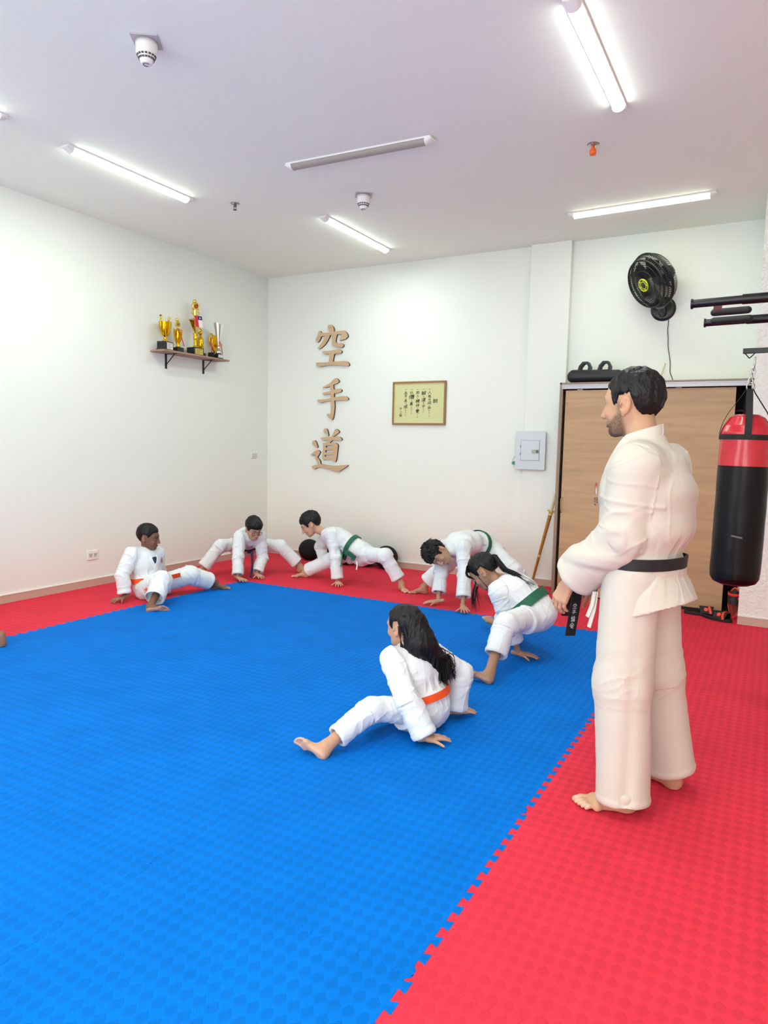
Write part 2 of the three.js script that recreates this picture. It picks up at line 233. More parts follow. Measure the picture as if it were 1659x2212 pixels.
// ---------- three cut-out characters on the back wall ----------
{
  const face = M(0xffffff, 0.55, { map: woodTex([0.8, 0.68, 0.54], [0.74, 0.62, 0.48], 0.5, 51, 256, 256) }), side = M(lin(0x2a1d14), 0.7);
  const ch = (label, x, y, outs, holes = []) => {
    const t = thing('wall_character', label, 'wall lettering', [x, y, 0], 'three wooden characters hung one above another');
    const P = (a) => { const o = []; for (let i = 0; i < a.length; i += 2) o.push([a[i] / 1000, a[i + 1] / 1000]); return o; };
    for (const o of outs) {
      const s = shapeOf(fillet(P(o), 0.006));
      if (holes.length && o[0] === 25) for (const h of holes) s.holes.push(new THREE.Path(P(h).map((q) => new THREE.Vector2(...q))));
      const m = mesh(t, 'stroke', extrude(s, 0.024, 0, 1), [face, side]); m.position.z = 0.001;
    }
  };
  ch('topmost of the three cut-out wooden characters, a roof shape over an upright bar', 1.003, 2.374, [[-68,503,-31,501,3,480,18,449,16,420,37,418,103,421,162,422,194,400,216,369,218,345,189,322,138,311,98,307,126,381,61,381,53,343,44,305,54,283,86,275,138,273,158,259,159,237,133,223,87,227,33,240,0,256,-12,270,-11,303,-14,347,-12,379,-42,378,-45,359,-74,311,-114,267,-161,233,-194,221,-218,229,-212,241,-168,283,-135,326,-108,374,-168,371,-179,339,-199,312,-220,302,-247,320,-247,343,-224,380,-214,413,-201,440,-183,438,-164,414,-96,411,-49,410,-57,442,-74,476], [-153,186,-133,192,-52,192,41,202,94,203,127,189,139,170,121,155,68,155,28,152,16,104,9,61,76,60,142,63,195,60,227,44,247,16,232,0,176,4,97,13,4,19,-90,17,-191,6,-226,24,-246,47,-233,58,-144,58,-53,58,-48,106,-48,152,-112,156,-146,169]]);
  ch('middle one of the three cut-out wooden characters, three crossbars on a hooked stem', 1.013, 1.73, [[-150,407,-116,414,-56,441,-16,468,14,495,43,508,70,499,92,470,84,454,48,438,11,428,13,395,21,368,66,376,105,379,132,365,132,348,106,335,66,329,21,323,23,276,81,283,140,290,193,286,226,265,229,248,207,240,128,239,28,235,35,173,30,106,21,50,12,17,-5,0,-28,17,-63,45,-85,67,-77,78,-43,73,-23,73,-21,162,-22,234,-93,227,-174,211,-208,223,-229,240,-216,251,-120,255,-26,265,-25,318,-81,314,-128,310,-150,326,-135,337,-68,347,-27,351,-35,385,-38,410,-82,400,-122,392,-146,398]]);
  ch('lowest of the three cut-out wooden characters, a barred box above a long sweeping stroke', 0.975, 1.103, [[-88,506,-73,525,-51,526,-33,515,-21,482,-10,442,-17,431,-32,433,-62,462,-85,490],
    [25,426,37,442,60,475,79,516,96,522,118,514,143,492,141,478,105,455,71,434,52,425,105,427,149,426,173,413,186,395,174,382,106,381,43,383,23,364,6,348,58,351,92,352,121,335,131,319,127,293,119,223,110,158,98,124,84,115,67,126,52,146,-67,143,-77,136,-94,148,-103,172,-94,259,-90,313,-95,342,-75,348,-45,343,-38,365,-24,382,-96,378,-116,387,-131,405,-119,415,-42,422,7,423],
    [-258,343,-248,368,-226,379,-208,375,-190,348,-169,303,-174,285,-189,284,-225,310,-250,327],
    [-278,201,-254,214,-224,240,-189,257,-164,259,-138,244,-131,230,-148,204,-175,166,-147,146,-129,122,-123,87,-86,82,-6,74,72,71,184,82,252,88,278,85,271,75,209,36,152,5,118,0,64,10,-15,28,-85,40,-135,47,-175,39,-213,19,-236,23,-256,39,-264,53,-242,63,-196,70,-166,79,-174,112,-197,145,-207,165,-200,199,-218,196,-248,187,-269,191]],
    [[-50,314,56,322,59,302,-47,292], [-56,258,57,267,57,242,-54,232], [-63,200,53,207,53,185,-60,181]]);
}
// ---------- framed calligraphy ----------
{
  const t = thing('framed_calligraphy', 'pale green calligraphy of brush-written columns in a slim brown frame', 'picture', [2.181, 1.925, 0]), w = 0.674, h = 0.494, f = 0.021;
  const fm = M(lin(0x8d6a40), 0.45), ip = M(lin(0xd9c184), 0.5);
  for (const [x0, y0, x1, y1] of [[-w / 2, h / 2 - f, w / 2, h / 2], [-w / 2, -h / 2, w / 2, -h / 2 + f], [-w / 2, -h / 2 + f, -w / 2 + f, h / 2 - f], [w / 2 - f, -h / 2 + f, w / 2, h / 2 - f]]) mesh(t, 'frame_rail', box(x0, y0, 0.001, x1, y1, 0.026, 0.003), fm);
  const e = f, k = f + 0.007;
  mesh(t, 'inner_slip', [box(-w / 2 + e, h / 2 - k, 0.004, w / 2 - e, h / 2 - e, 0.018), box(-w / 2 + e, -h / 2 + e, 0.004, w / 2 - e, -h / 2 + k, 0.018), box(-w / 2 + e, -h / 2 + k, 0.004, -w / 2 + k, h / 2 - k, 0.018), box(w / 2 - k, -h / 2 + k, 0.004, w / 2 - e, h / 2 - k, 0.018)], ip);
  const tex = canvasTex(1260, 1035, (g, W, H) => {
    g.fillStyle = '#c9ca94'; g.fillRect(0, 0, W, H); const r = seeded(5);
    for (let i = 0; i < 5000; i++) { g.fillStyle = r() < 0.5 ? 'rgba(150,150,90,.10)' : 'rgba(230,230,180,.12)'; g.fillRect(r() * W, r() * H, 20 * r(), 2); }
    g.strokeStyle = '#241d0e'; g.lineCap = 'round'; g.lineJoin = 'round';
    const col = (x, y, text) => { for (const [c, s, dx = 0] of text) { brush(g, c, x - s / 2 + dx, y, s, Math.max(5, s * 0.11), 0.12); y += s * 1.08; } };
    const big = 92, sm = 44;
    col(905, 115, [['一', 70], ['人', 96], ['格', 88], ['完', 70], ['成', 96], ['に', 34], ['努', 88], ['む', 50], ['る', 48], ['こ', 42], ['と', 44]]);
    col(752, 115, [['一', 70], ['誠', 118], ['の', 50], ['道', 112], ['を', 60], ['守', 92], ['る', 44], ['こ', 38], ['と', 42]]);
    col(598, 115, [['一', 70], ['努', 92], ['力', 78], ['の', 34], ['精', 108], ['神', 96], ['を', 46], ['養', 108], ['う', 40], ['こ', 34], ['と', 42]]);
    col(440, 115, [['一', 66], ['礼', 92], ['儀', 132], ['を', 52], ['重', 92], ['ん', 50], ['ず', 42], ['る', 44], ['こ', 36], ['と', 40]]);
    col(288, 115, [['一', 70], ['血', 88], ['気', 76], ['の', 34], ['勇', 92], ['を', 46], ['戒', 110], ['む', 56], ['る', 46], ['こ', 40], ['と', 40]]);
    col(1048, 405, [['訓', 118]]); col(162, 620, [['中', 76], ['山', 54], ['正', 46], ['敏', 82]]);
  });
  const pg = new THREE.PlaneGeometry(w - 2 * k, h - 2 * k); mv(pg, 0, 0, 0.0125);
  mesh(t, 'paper', pg, M(0xffffff, 0.65, { map: tex })); mesh(t, 'backing', box(-w / 2 + f, -h / 2 + f, 0.001, w / 2 - f, h / 2 - f, 0.011), fm);
}
// ---------- electric panel, sockets ----------
{
  const grey = M(lin(0xc3c8cc), 0.4, { metalness: 0.1 }), gd = M(lin(0x9a9fa2), 0.4);
  const t = thing('electrical_panel', 'light grey metal electrical panel box with a small inset door', 'electrical panel', [3.54, 1.414, 0]);
  mesh(t, 'cabinet', box(-0.15, -0.195, 0, 0.145, 0.19, 0.1), gd);
  mesh(t, 'cover', box(-0.161, -0.2, 0.1, 0.161, 0.2, 0.116, 0.006), grey);
  const d = mesh(t, 'door', box(-0.1, -0.1, 0.1165, 0.096, 0.106, 0.121, 0.002), grey);
  mesh(t, 'door_gap', [box(-0.103, -0.103, 0.1155, 0.099, 0.109, 0.1172)], M(lin(0x7c8084), 0.6));
  mesh(d, 'latch', [box(0.018, -0.028, 0.12, 0.094, 0.012, 0.1265, 0.002)], M(lin(0xa3a59f), 0.4)); mesh(d, 'latch_button', box(0.066, -0.02, 0.126, 0.088, 0.006, 0.13, 0.002), M(lin(0x4a4b49), 0.4));
  for (const y of [0.045, -0.035]) mesh(d, 'hinge', box(-0.106, y - 0.012, 0.1165, -0.099, y + 0.012, 0.123, 0.001), M(lin(0x40444a), 0.4));
  const p = thing('wire_connector', 'small green wire connector hanging from the left of the grey panel', 'connector', [3.34, 1.277, 0.03]);
  const gr = M(lin(0x2f8d78), 0.4); mesh(p, 'connector_body', [box(-0.008, -0.016, -0.015, 0.04, 0.02, 0.015, 0.004), box(-0.022, -0.01, -0.01, -0.008, 0.014, 0.01, 0.003)], gr);
  mesh(p, 'wire', tube([[-0.015, 0.014, 0], [-0.012, 0.045, 0.0], [0.02, 0.075, 0.004], [0.052, 0.09, 0.01]], 0.0025, 20, 6), gd);
  const plate = (name, label, cat, y, z, w, h) => { const o = thing(name, label, cat, [0, y, z]); mesh(o, 'cover_plate', box(0, -h / 2, -w / 2, 0.009, h / 2, w / 2, 0.004), whitePl); return o; };
  const o = plate('wall_outlet', 'white double power socket low on the left wall beside the seated boy', 'socket', 0.31, 2.71, 0.122, 0.092);
  for (const s of [-1, 1]) { const r = mesh(o, 'receptacle', box(0.008, -0.022, s * 0.026 - 0.02, 0.012, 0.022, s * 0.026 + 0.02, 0.003), M(lin(0xd8d4cc), 0.4)); for (const q of [-1, 1]) mesh(r, 'slot', box(0.0118, -0.004, s * 0.026 + q * 0.009 - 0.0025, 0.0128, 0.012, s * 0.026 + q * 0.009 + 0.0025), blackPl); mesh(r, 'ground_hole', mv(rot(new THREE.CylinderGeometry(0.004, 0.004, 0.001, 12), 0, 0, Math.PI / 2), 0.0122, -0.011, s * 0.026), blackPl); }
  const sw = plate('light_switch', 'small white double light switch on the left wall near the corner', 'light switch', 1.277, 0.276, 0.12, 0.078);
  for (const s of [-1, 1]) mesh(sw, 'rocker', rot(box(-0.004, -0.024, -0.02, 0.006, 0.024, 0.02, 0.002), 0, 0, s * 0.06).translate(0.01, 0, s * 0.025), M(lin(0xc9c5bd), 0.35));
}
// ---------- trophy shelf and trophies ----------
{
  const t = thing('trophy_shelf', 'brown wooden wall shelf on two black brackets, holding trophies', 'shelf', [0, 2.36, 1.46]);
  mesh(t, 'board', box(0.0, 0, -0.5, 0.205, 0.018, 0.495, 0.002), shelfWood);
  for (const z of [0.278, -0.286]) mesh(t, 'bracket', [box(0, -0.155, z - 0.014, 0.004, 0, z + 0.014), box(0, -0.004, z - 0.014, 0.17, 0, z + 0.014), rod([0.004, -0.115, z], [0.13, -0.004, z], 0.005)], blackMetal);
  const Y = 2.378, dark = M(lin(0x101014), 0.3), plaque = M(lin(0xe9e6dc), 0.4), gplaque = M(lin(0xc9a63c), 0.3, { metalness: 0.7 }), red = M(lin(0xb4202a), 0.6);
  const text = (bg, fg) => canvasTex(96, 80, (g) => { g.fillStyle = bg; g.fillRect(0, 0, 96, 80); g.fillStyle = fg; for (let i = 0; i < 6; i++) g.fillRect(12 + (i % 2) * 8, 10 + i * 11, 72 - (i % 3) * 16, 4); });
  const base = (o, w, h, d, pm) => { mesh(o, 'plinth', [box(-d / 2, 0, -w / 2, d / 2, h, w / 2, 0.004), box(-d / 2 - 0.006, 0, -w / 2 - 0.006, d / 2 + 0.006, 0.012, w / 2 + 0.006, 0.003)], dark); if (pm) { const g = rot(new THREE.PlaneGeometry(w * 0.8, h * 0.75), 0, Math.PI / 2); mesh(o, 'plaque', mv(g, d / 2 + 0.0008, h * 0.5, 0), pm); } };
  const T = (label, x, z) => thing('trophy', label, 'trophy', [x, Y, z], 'trophies on the wall shelf');
  const pmW = M(0xffffff, 0.4, { map: text('#eceae4', '#6b6a70') }), pmG = M(0xffffff, 0.3, { metalness: 0.4, map: text('#cdb35a', '#7a6420') });
  const ear = (s, pts, r) => tube(pts.map(([z, y, x = 0]) => [x, y, s * z]), r, 36, 8);
  { // gold cup with two tall handles
    const o = T('gold cup trophy with two tall handles on a black plinth, leftmost on the shelf', 0.105, 1.845); o.rotation.y = 0.25; base(o, 0.14, 0.09, 0.11, pmW);
    mesh(o, 'cup', lathe([[0.001, 0.09], [0.035, 0.092], [0.03, 0.105], [0.013, 0.115], [0.016, 0.13], [0.012, 0.142], [0.03, 0.152], [0.05, 0.19], [0.062, 0.25], [0.065, 0.285], [0.069, 0.29], [0.066, 0.294], [0.06, 0.288], [0.055, 0.24], [0.02, 0.16], [0.001, 0.158]]), gold);
    for (const s of [-1, 1]) mesh(o, 'handle', ear(s, [[0.045, 0.18], [0.075, 0.23], [0.082, 0.29], [0.07, 0.33], [0.075, 0.352], [0.088, 0.345]], 0.009), gold);
    mesh(o, 'ribbon', ribbon([[0.02, 0.29, 0.062], [0.045, 0.2, 0.066], [0.05, 0.1, 0.062], [0.058, 0.07, 0.055]].map((p) => V(...p)), V(0, 0, 1), 0.014, 0.0015), M(lin(0xd3a51c), 0.45));
  }
  { // slender winged trophy
    const o = T('slender gold trophy with two side wings, between the cup and the tallest trophy', 0.1, 1.66); base(o, 0.09, 0.055, 0.09, null);
    mesh(o, 'stem', lathe([[0.001, 0.055], [0.03, 0.056], [0.012, 0.075], [0.014, 0.11], [0.03, 0.15], [0.036, 0.2], [0.03, 0.245], [0.014, 0.255], [0.001, 0.256]]), gold);
    for (const s of [-1, 1]) mesh(o, 'wing', ribbon([[0, 0.09, s * 0.012], [0.0, 0.14, s * 0.04], [0, 0.2, s * 0.052], [0, 0.255, s * 0.058]].map((p) => V(...p)), V(1, 0, 0), [0.012, 0.02, 0.016, 0.004], 0.006), gold);
    mesh(o, 'figure_disc', [mv(rot(new THREE.CylinderGeometry(0.036, 0.036, 0.012, 28), 0, 0, Math.PI / 2), 0, 0.3, 0), mv(new THREE.SphereGeometry(0.02, 16, 12), 0, 0.345, 0.008)], paleGold);
    mesh(o, 'disc_emblem', [mv(rot(new THREE.TorusGeometry(0.022, 0.003, 8, 24), 0, Math.PI / 2), 0.007, 0.3, 0), mv(rot(new THREE.CylinderGeometry(0.012, 0.012, 0.002, 16), 0, 0, Math.PI / 2), 0.007, 0.3, 0)], M(lin(0x5d4a22), 0.4));
    mesh(o, 'ribbon', ribbon([[0.03, 0.25, 0.03], [0.045, 0.18, 0.0], [0.048, 0.1, -0.03], [0.05, 0.07, -0.04]].map((p) => V(...p)), V(0, 0, 1), 0.011, 0.0015), red);
  }
  { // tallest, with a flag
    const o = T('tallest gold trophy carrying a small red, white and blue flag', 0.1, 1.4); base(o, 0.15, 0.085, 0.11, pmG);
    mesh(o, 'column', lathe([[0.001, 0.085], [0.03, 0.086], [0.025, 0.1], [0.012, 0.12], [0.02, 0.14], [0.012, 0.155], [0.022, 0.18], [0.026, 0.2], [0.014, 0.215], [0.028, 0.235], [0.012, 0.245], [0.001, 0.246]]), gold);
    const fl = []; for (let k = 0; k < 9; k++) { const a = (k / 8 - 0.5) * 2.2; fl.push(ribbon([V(0, 0.24, 0), V(0.01, 0.29, Math.sin(a) * 0.045), V(0.006, 0.36, Math.sin(a) * 0.085), V(0.0, 0.4 + 0.02 * Math.cos(a * 3), Math.sin(a) * 0.105)], V(0, 0, 1), [0.01, 0.022, 0.026, 0.004], 0.005)); }
    mesh(o, 'fluted_bowl', fl, gold);
    mesh(o, 'figure_disc', [mv(rot(new THREE.CylinderGeometry(0.052, 0.052, 0.014, 32), 0, 0, Math.PI / 2), 0, 0.53, 0), mv(rot(new THREE.TorusGeometry(0.045, 0.008, 8, 30), 0, Math.PI / 2), 0.006, 0.53, 0), rod([0, 0.42, 0], [0, 0.49, 0], 0.02, 0.03), mv(new THREE.SphereGeometry(0.022, 14, 10), 0, 0.585, 0.01)], paleGold);
    mesh(o, 'red_emblem', [mv(rot(new THREE.TorusGeometry(0.018, 0.006, 8, 24), 0, Math.PI / 2), 0.012, 0.535, -0.006)], red, 'red ring emblem');
    for (const s of [-1, 1]) mesh(o, 'curl', ear(s, [[0.02, 0.44], [0.05, 0.45], [0.06, 0.47], [0.045, 0.48]], 0.004), paleGold);
    const ft = canvasTex(128, 160, (g) => { g.fillStyle = '#f0dedd'; g.fillRect(0, 0, 128, 160); g.fillStyle = '#c32033'; g.fillRect(0, 0, 58, 160); g.fillStyle = '#1d2a66'; g.fillRect(58, 0, 70, 56); g.fillStyle = '#fff'; g.beginPath(); for (let i = 0; i < 10; i++) { const r = i % 2 ? 6 : 15, a = (i * Math.PI) / 5 - Math.PI / 2; g.lineTo(93 + r * Math.cos(a), 28 + r * Math.sin(a)); } g.fill(); });
    const fg = rot(new THREE.BoxGeometry(0.1, 0.125, 0.002), -0.12, Math.PI / 2 - 0.15, 0.05); mesh(o, 'flag', mv(fg, 0.06, 0.365, 0.01), M(0xffffff, 0.7, { map: ft }));
    mesh(o, 'silver_spray', [ribbon([V(0.01, 0.25, 0), V(0.04, 0.3, 0.02), V(0.045, 0.33, 0.05)], V(0, 0, 1), [0.006, 0.016, 0.003], 0.003), ribbon([V(0.01, 0.25, 0), V(0.045, 0.3, -0.01), V(0.05, 0.33, -0.03)], V(0, 0, 1), [0.006, 0.014, 0.003], 0.003)], silver);
  }
  { // small one half behind it
    const o = T('small gold trophy tucked behind the right of the tallest one', 0.045, 1.262); base(o, 0.085, 0.05, 0.08, null);
    mesh(o, 'column', lathe([[0.001, 0.05], [0.03, 0.051], [0.014, 0.08], [0.028, 0.11], [0.036, 0.16], [0.028, 0.21], [0.012, 0.23], [0.014, 0.25], [0.001, 0.252]]), gold);
    mesh(o, 'ball_finial', [mv(new THREE.SphereGeometry(0.022, 18, 14), 0, 0.27, 0), mv(rot(new THREE.TorusGeometry(0.03, 0.006, 8, 24), 0, Math.PI / 2), 0, 0.285, 0.01)], gold);
    mesh(o, 'twist', tube([[0.03, 0.09, -0.02], [0.038, 0.12, 0.0], [0.036, 0.15, 0.015], [0.03, 0.18, 0.02]], 0.003, 20, 6), paleGold);
  }
  { // silver slanted cone
    const o = T('silver slanted cone trophy with a white triangle, near the right end', 0.155, 1.095); base(o, 0.075, 0.05, 0.06, pmW);
    mesh(o, 'foot', lathe([[0.001, 0.05], [0.036, 0.05], [0.036, 0.072], [0.03, 0.076], [0.034, 0.09], [0.012, 0.11], [0.018, 0.13], [0.008, 0.145], [0.001, 0.146]]), silver);
    const c = lathe([[0.006, 0.145], [0.05, 0.37], [0.046, 0.37], [0.004, 0.16]], 40), p = c.attributes.position; for (let i = 0; i < p.count; i++) if (p.getY(i) > 0.3) p.setY(i, p.getY(i) + p.getZ(i) * 0.55); c.computeVertexNormals(); mesh(o, 'slanted_cone', c, silver);
    const tri = extrude(shapeOf([[-0.026, 0.11], [0.026, 0.13], [0, -0.08]]), 0.002); mesh(o, 'triangle_badge', mv(rot(rot(tri, 0, Math.PI / 2), 0, 0, -0.22), 0.034, 0.26, 0), M(0xffffff, 0.4, { map: null, color: lin(0xe4e4e0) }));
    mesh(o, 'badge_lettering', [0, 1, 2, 3].map((i) => mv(rot(box(-0.001, -0.008, -0.009, 0.001, 0.006, 0.009), 0, 0, -0.22), 0.042 - (0 - i) * -0.004 + 0.004 * 0, 0.335 - i * 0.026, 0)), M(lin(0x55565c), 0.5));
  }
  { // medal shield behind
    const o = T('gold ring-handled trophy with a red medal behind the silver cone, rightmost on the shelf', 0.058, 1.05); base(o, 0.13, 0.075, 0.08, pmG);
    mesh(o, 'shield', mv(rot(extrude(shapeOf([[0, 0], [0.05, 0.06], [0.052, 0.15], [0.03, 0.2], [-0.03, 0.2], [-0.052, 0.15], [-0.05, 0.06]]), 0.012, 0.003), 0, Math.PI / 2), -0.006, 0.075, 0), gold);
    for (const s of [-1, 1]) { mesh(o, 'handle', ear(s, [[0.03, 0.12], [0.07, 0.17], [0.082, 0.23], [0.06, 0.285], [0.035, 0.28]], 0.008), gold); mesh(o, 'ribbon', ribbon([V(0.01, 0.23, s * 0.07), V(0.03, 0.16, s * 0.078), V(0.04, 0.07, s * 0.088)], V(0, 0, 1), 0.012, 0.0015), red); }
    mesh(o, 'medal', [mv(rot(new THREE.CylinderGeometry(0.022, 0.022, 0.004, 24), 0, 0, Math.PI / 2), 0.05, 0.165, -0.05)], M(lin(0xc9838a), 0.4));
  }
}
// ---------- ceiling detectors and sprinklers ----------
function detector(label, x, z) {
  const t = thing('smoke_detector', label, 'smoke detector', [x, CEIL, z], 'smoke detectors on the ceiling'), dk = M(lin(0x4c4a4e), 0.6);
  mesh(t, 'mounting_plate', box(-0.07, -0.006, -0.07, 0.07, 0, 0.07, 0.002), M(lin(0xb7b2b4), 0.5)); t.children[0].rotation.y = 0.6;
  mesh(t, 'body', lathe([[0.001, -0.118], [0.024, -0.118], [0.028, -0.114], [0.03, -0.108], [0.052, -0.064], [0.054, -0.058], [0.0545, -0.034], [0.056, -0.032], [0.056, -0.006], [0.001, -0.006]], 48), whitePl);
  const s = []; for (let r = 0; r < 2; r++) for (let k = 0; k < 16; k++) { const a = (k / 16) * Math.PI * 2, y = -0.078 - r * 0.014, rr = 0.0462 - r * 0.0072; const b = box(-0.006, -0.0045, -0.001, 0.006, 0.0045, 0.0018); rot(b, 0.46, 0, 0); b.rotateY(a); s.push(mv(b, Math.sin(a) * rr, y, Math.cos(a) * rr)); }
  mesh(t, 'vent_slots', s, dk); mesh(t, 'bottom_ring', mv(rot(new THREE.TorusGeometry(0.017, 0.0025, 6, 28, 4.4), Math.PI / 2), 0, -0.118, 0), dk);
}
detector('larger looking white smoke detector hanging at the upper left of the ceiling', 2.757, 4.5);
detector('smaller looking white smoke detector near the cyan batten by the back wall', 2.63, 2.06);
function sprinkler(label, x, z, capped) {
  const t = thing('fire_sprinkler', label, 'sprinkler', [x, CEIL, z], 'fire sprinklers on the ceiling');
  mesh(t, 'escutcheon', lathe([[0.012, -0.012], [0.03, -0.008], [0.04, 0], [0.001, 0]], 32), steel);
  if (capped) mesh(t, 'orange_cover', lathe([[0.001, -0.075], [0.02, -0.072], [0.024, -0.055], [0.022, -0.04], [0.012, -0.028], [0.012, -0.012], [0.001, -0.012]], 24), M(lin(0xe8681f), 0.35), 'orange protective cap');
  else { mesh(t, 'nozzle_frame', [rod([0, -0.012, 0], [0, -0.03, 0], 0.012, 0.009), tube([[0.011, -0.02, 0], [0.014, -0.038, 0], [0.003, -0.052, 0]], 0.0025, 16, 6), tube([[-0.011, -0.02, 0], [-0.014, -0.038, 0], [-0.003, -0.052, 0]], 0.0025, 16, 6)], M(lin(0x56555a), 0.4, { metalness: 0.6 })); mesh(t, 'deflector', lathe([[0.001, -0.057], [0.016, -0.056], [0.017, -0.053], [0.001, -0.053]], 20), M(lin(0x56555a), 0.4, { metalness: 0.6 })); }
}
sprinkler('bare metal fire sprinkler head at the left of the ceiling', 1.499, 2.36, false);
sprinkler('fire sprinkler with a bright orange cap at the right of the ceiling', 4.55, 2.22, true);

// ---------- wardrobe in the alcove, things on it ----------
{
  const t = thing('sliding_wardrobe', 'tall wood-grain wardrobe with two sliding doors and a metal top rail', 'wardrobe', [0, 0, 0]), z = 0.42;
  const x0 = 3.905, x1 = 5.578, top = 2.078, dk = M(lin(0x160d10), 0.8), alu = M(lin(0x97959a), 0.35, { metalness: 0.6 });
  mesh(t, 'side_panel', box(x0, 0, 0.002, x0 + 0.018, top, z, 0.001), frameWood); mesh(t, 'side_panel', box(x1 - 0.018, 0, 0.002, x1, top, z, 0.001), M(lin(0xc8b193), 0.5));
  mesh(t, 'top_panel', box(x0, top - 0.016, 0.002, x1, top, z, 0.001), frameWood);
  mesh(t, 'back_panel', box(x0 + 0.018, 0.02, 0.004, x1 - 0.018, top - 0.016, 0.012), dk); mesh(t, 'bottom_panel', box(x0 + 0.018, 0.004, 0.012, x1 - 0.018, 0.022, z - 0.03), dk);
  mesh(t, 'shelf', [0.5, 0.95, 1.4, 1.8].map((y) => box(x0 + 0.018, y, 0.012, x1 - 0.018, y + 0.016, z - 0.1)), dk);
  mesh(t, 'top_rail', [box(x0 + 0.018, top - 0.062, z - 0.012, x1 - 0.03, top - 0.016, z - 0.001, 0.002), box(x0 + 0.018, top - 0.03, z - 0.001, x1 - 0.03, top - 0.018, z + 0.003, 0.001)], alu);
  mesh(t, 'frame_strip', [box(x0 + 0.018, 0, z - 0.03, x0 + 0.03, top - 0.06, z - 0.002)], frameWood);
  const d1 = mesh(t, 'sliding_door', box(x0 + 0.055, 0.012, z - 0.04, 4.7, 2.004, z - 0.018, 0.001), doorWood), d2 = mesh(t, 'sliding_door', box(4.66, 0.012, z - 0.068, 5.442, 2.01, z - 0.046, 0.001), doorWood);
  for (const q of [box(4.07, 2.004, z - 0.03, 4.12, 2.014, z - 0.02), box(4.95, 2.01, z - 0.055, 5.0, 2.02, z - 0.045)]) mesh(t, 'roller_clip', q, M(lin(0x9a9690), 0.5));
  mesh(d1, 'handle', tube([[3.968, 0.965, z - 0.018], [3.968, 0.955, z + 0.004], [3.968, 0.89, z + 0.012], [3.968, 0.825, z + 0.004], [3.968, 0.815, z - 0.018]], 0.005, 24, 8), M(lin(0xb39a6a), 0.3, { metalness: 0.8 }));
  mesh(t, 'threshold_gap', box(x0 + 0.03, 0.001, z - 0.07, 5.55, 0.012, z - 0.02), dk);
}
{
  const t = thing('kick_pad', 'black padded kick shield with two arm loops lying on the wardrobe', 'kick pad', [4.21, 2.079, 0.22]), v = M(lin(0x101216), 0.5);
  const g = new RoundedBoxGeometry(0.52, 0.125, 0.34, 6, 0.055), p = g.attributes.position; for (let i = 0; i < p.count; i++) { const x = p.getX(i) / 0.26; p.setY(i, p.getY(i) * (1 - 0.08 * x * x) + 0.008 * Math.sin(x * 7) * (p.getY(i) > 0 ? 1 : 0)); } g.computeVertexNormals();
  mesh(t, 'pad', mv(g, 0, 0.063, 0), v);
  for (const x of [-0.115, 0.075]) mesh(t, 'arm_strap', ribbon([[-0.055, 0.11], [-0.04, 0.165], [-0.01, 0.2], [0.03, 0.2], [0.05, 0.16], [0.045, 0.11]].map(([a, y]) => V(x + a, y, 0.02)), V(0, 0, 1), 0.1, 0.02), v);
  mesh(t, 'stitching', box(0.05, 0.124, 0.03, 0.13, 0.129, 0.06, 0.002), M(lin(0x3a3d42), 0.7));
  const s = thing('wooden_stick', 'thin pale wooden stick leaning on the wall above the wardrobe', 'stick', [0, 0, 0]);
  mesh(s, 'shaft', rod([4.762, 2.085, 0.12], [4.796, 2.268, 0.008], 0.006, 0.0045), M(lin(0xcdb48c), 0.6)); mesh(s, 'tip', rod([4.796, 2.268, 0.008], [4.7975, 2.276, 0.006], 0.0046, 0.003), M(lin(0x8f7a5c), 0.6));
}
{ // bamboo sword leaning at the wardrobe side
  const A = V(3.625, 0.004, 0.165), B = V(3.888, 0.985, 0.338), D = B.clone().sub(A), at = (k) => A.clone().addScaledVector(D, k), bam = M(lin(0xa8752c), 0.45), lt = M(lin(0xd2b48a), 0.6);
  const t = thing('bamboo_sword', 'brown bamboo practice sword leaning against the wardrobe side', 'practice sword', [0, 0, 0]);
  const slats = []; const n = D.clone().normalize(), u = V(0, 0, 1).addScaledVector(n, -n.z).normalize(), w = n.clone().cross(u);
  for (let k = 0; k < 4; k++) { const a = (k * Math.PI) / 2 + 0.4, off = (r) => u.clone().multiplyScalar(Math.cos(a) * r).addScaledVector(w, Math.sin(a) * r); slats.push(rod(at(0.0).add(off(0.0055)), at(0.38).add(off(0.007)), 0.0062, 0.008, 10), rod(at(0.38).add(off(0.007)), at(0.79).add(off(0.009)), 0.008, 0.0105, 10)); }
  for (const s of slats) mesh(t, 'bamboo_slat', s, bam);
  for (const q of [0.33, 0.55, 0.74].map((k) => { const g = new THREE.TorusGeometry(0.014 + 0.004 * k, 0.003, 6, 20); g.applyQuaternion(new THREE.Quaternion().setFromUnitVectors(V(0, 0, 1), n)); return g.translate(...at(k).toArray()); })) mesh(t, 'node_ring', q, M(lin(0x7d531d), 0.5));
  for (const q of [rod(at(0.33), at(0.355), 0.0185, 0.0185), rod(at(0.785), at(0.815), 0.021, 0.021)]) mesh(t, 'leather_binding', q, lt); mesh(t, 'tip_cap', rod(at(0), at(0.04), 0.0135, 0.014), lt);
  const g = lathe([[0.012, -0.004], [0.038, -0.003], [0.04, 0], [0.038, 0.003], [0.012, 0.004]], 32); g.applyQuaternion(new THREE.Quaternion().setFromUnitVectors(V(0, 1, 0), n)); mesh(t, 'hand_guard', g.translate(...at(0.825).toArray()), M(lin(0xc0a03a), 0.4));
  mesh(t, 'grip', rod(at(0.815), at(1), 0.016, 0.0145), M(lin(0xcabf9f), 0.7));
}
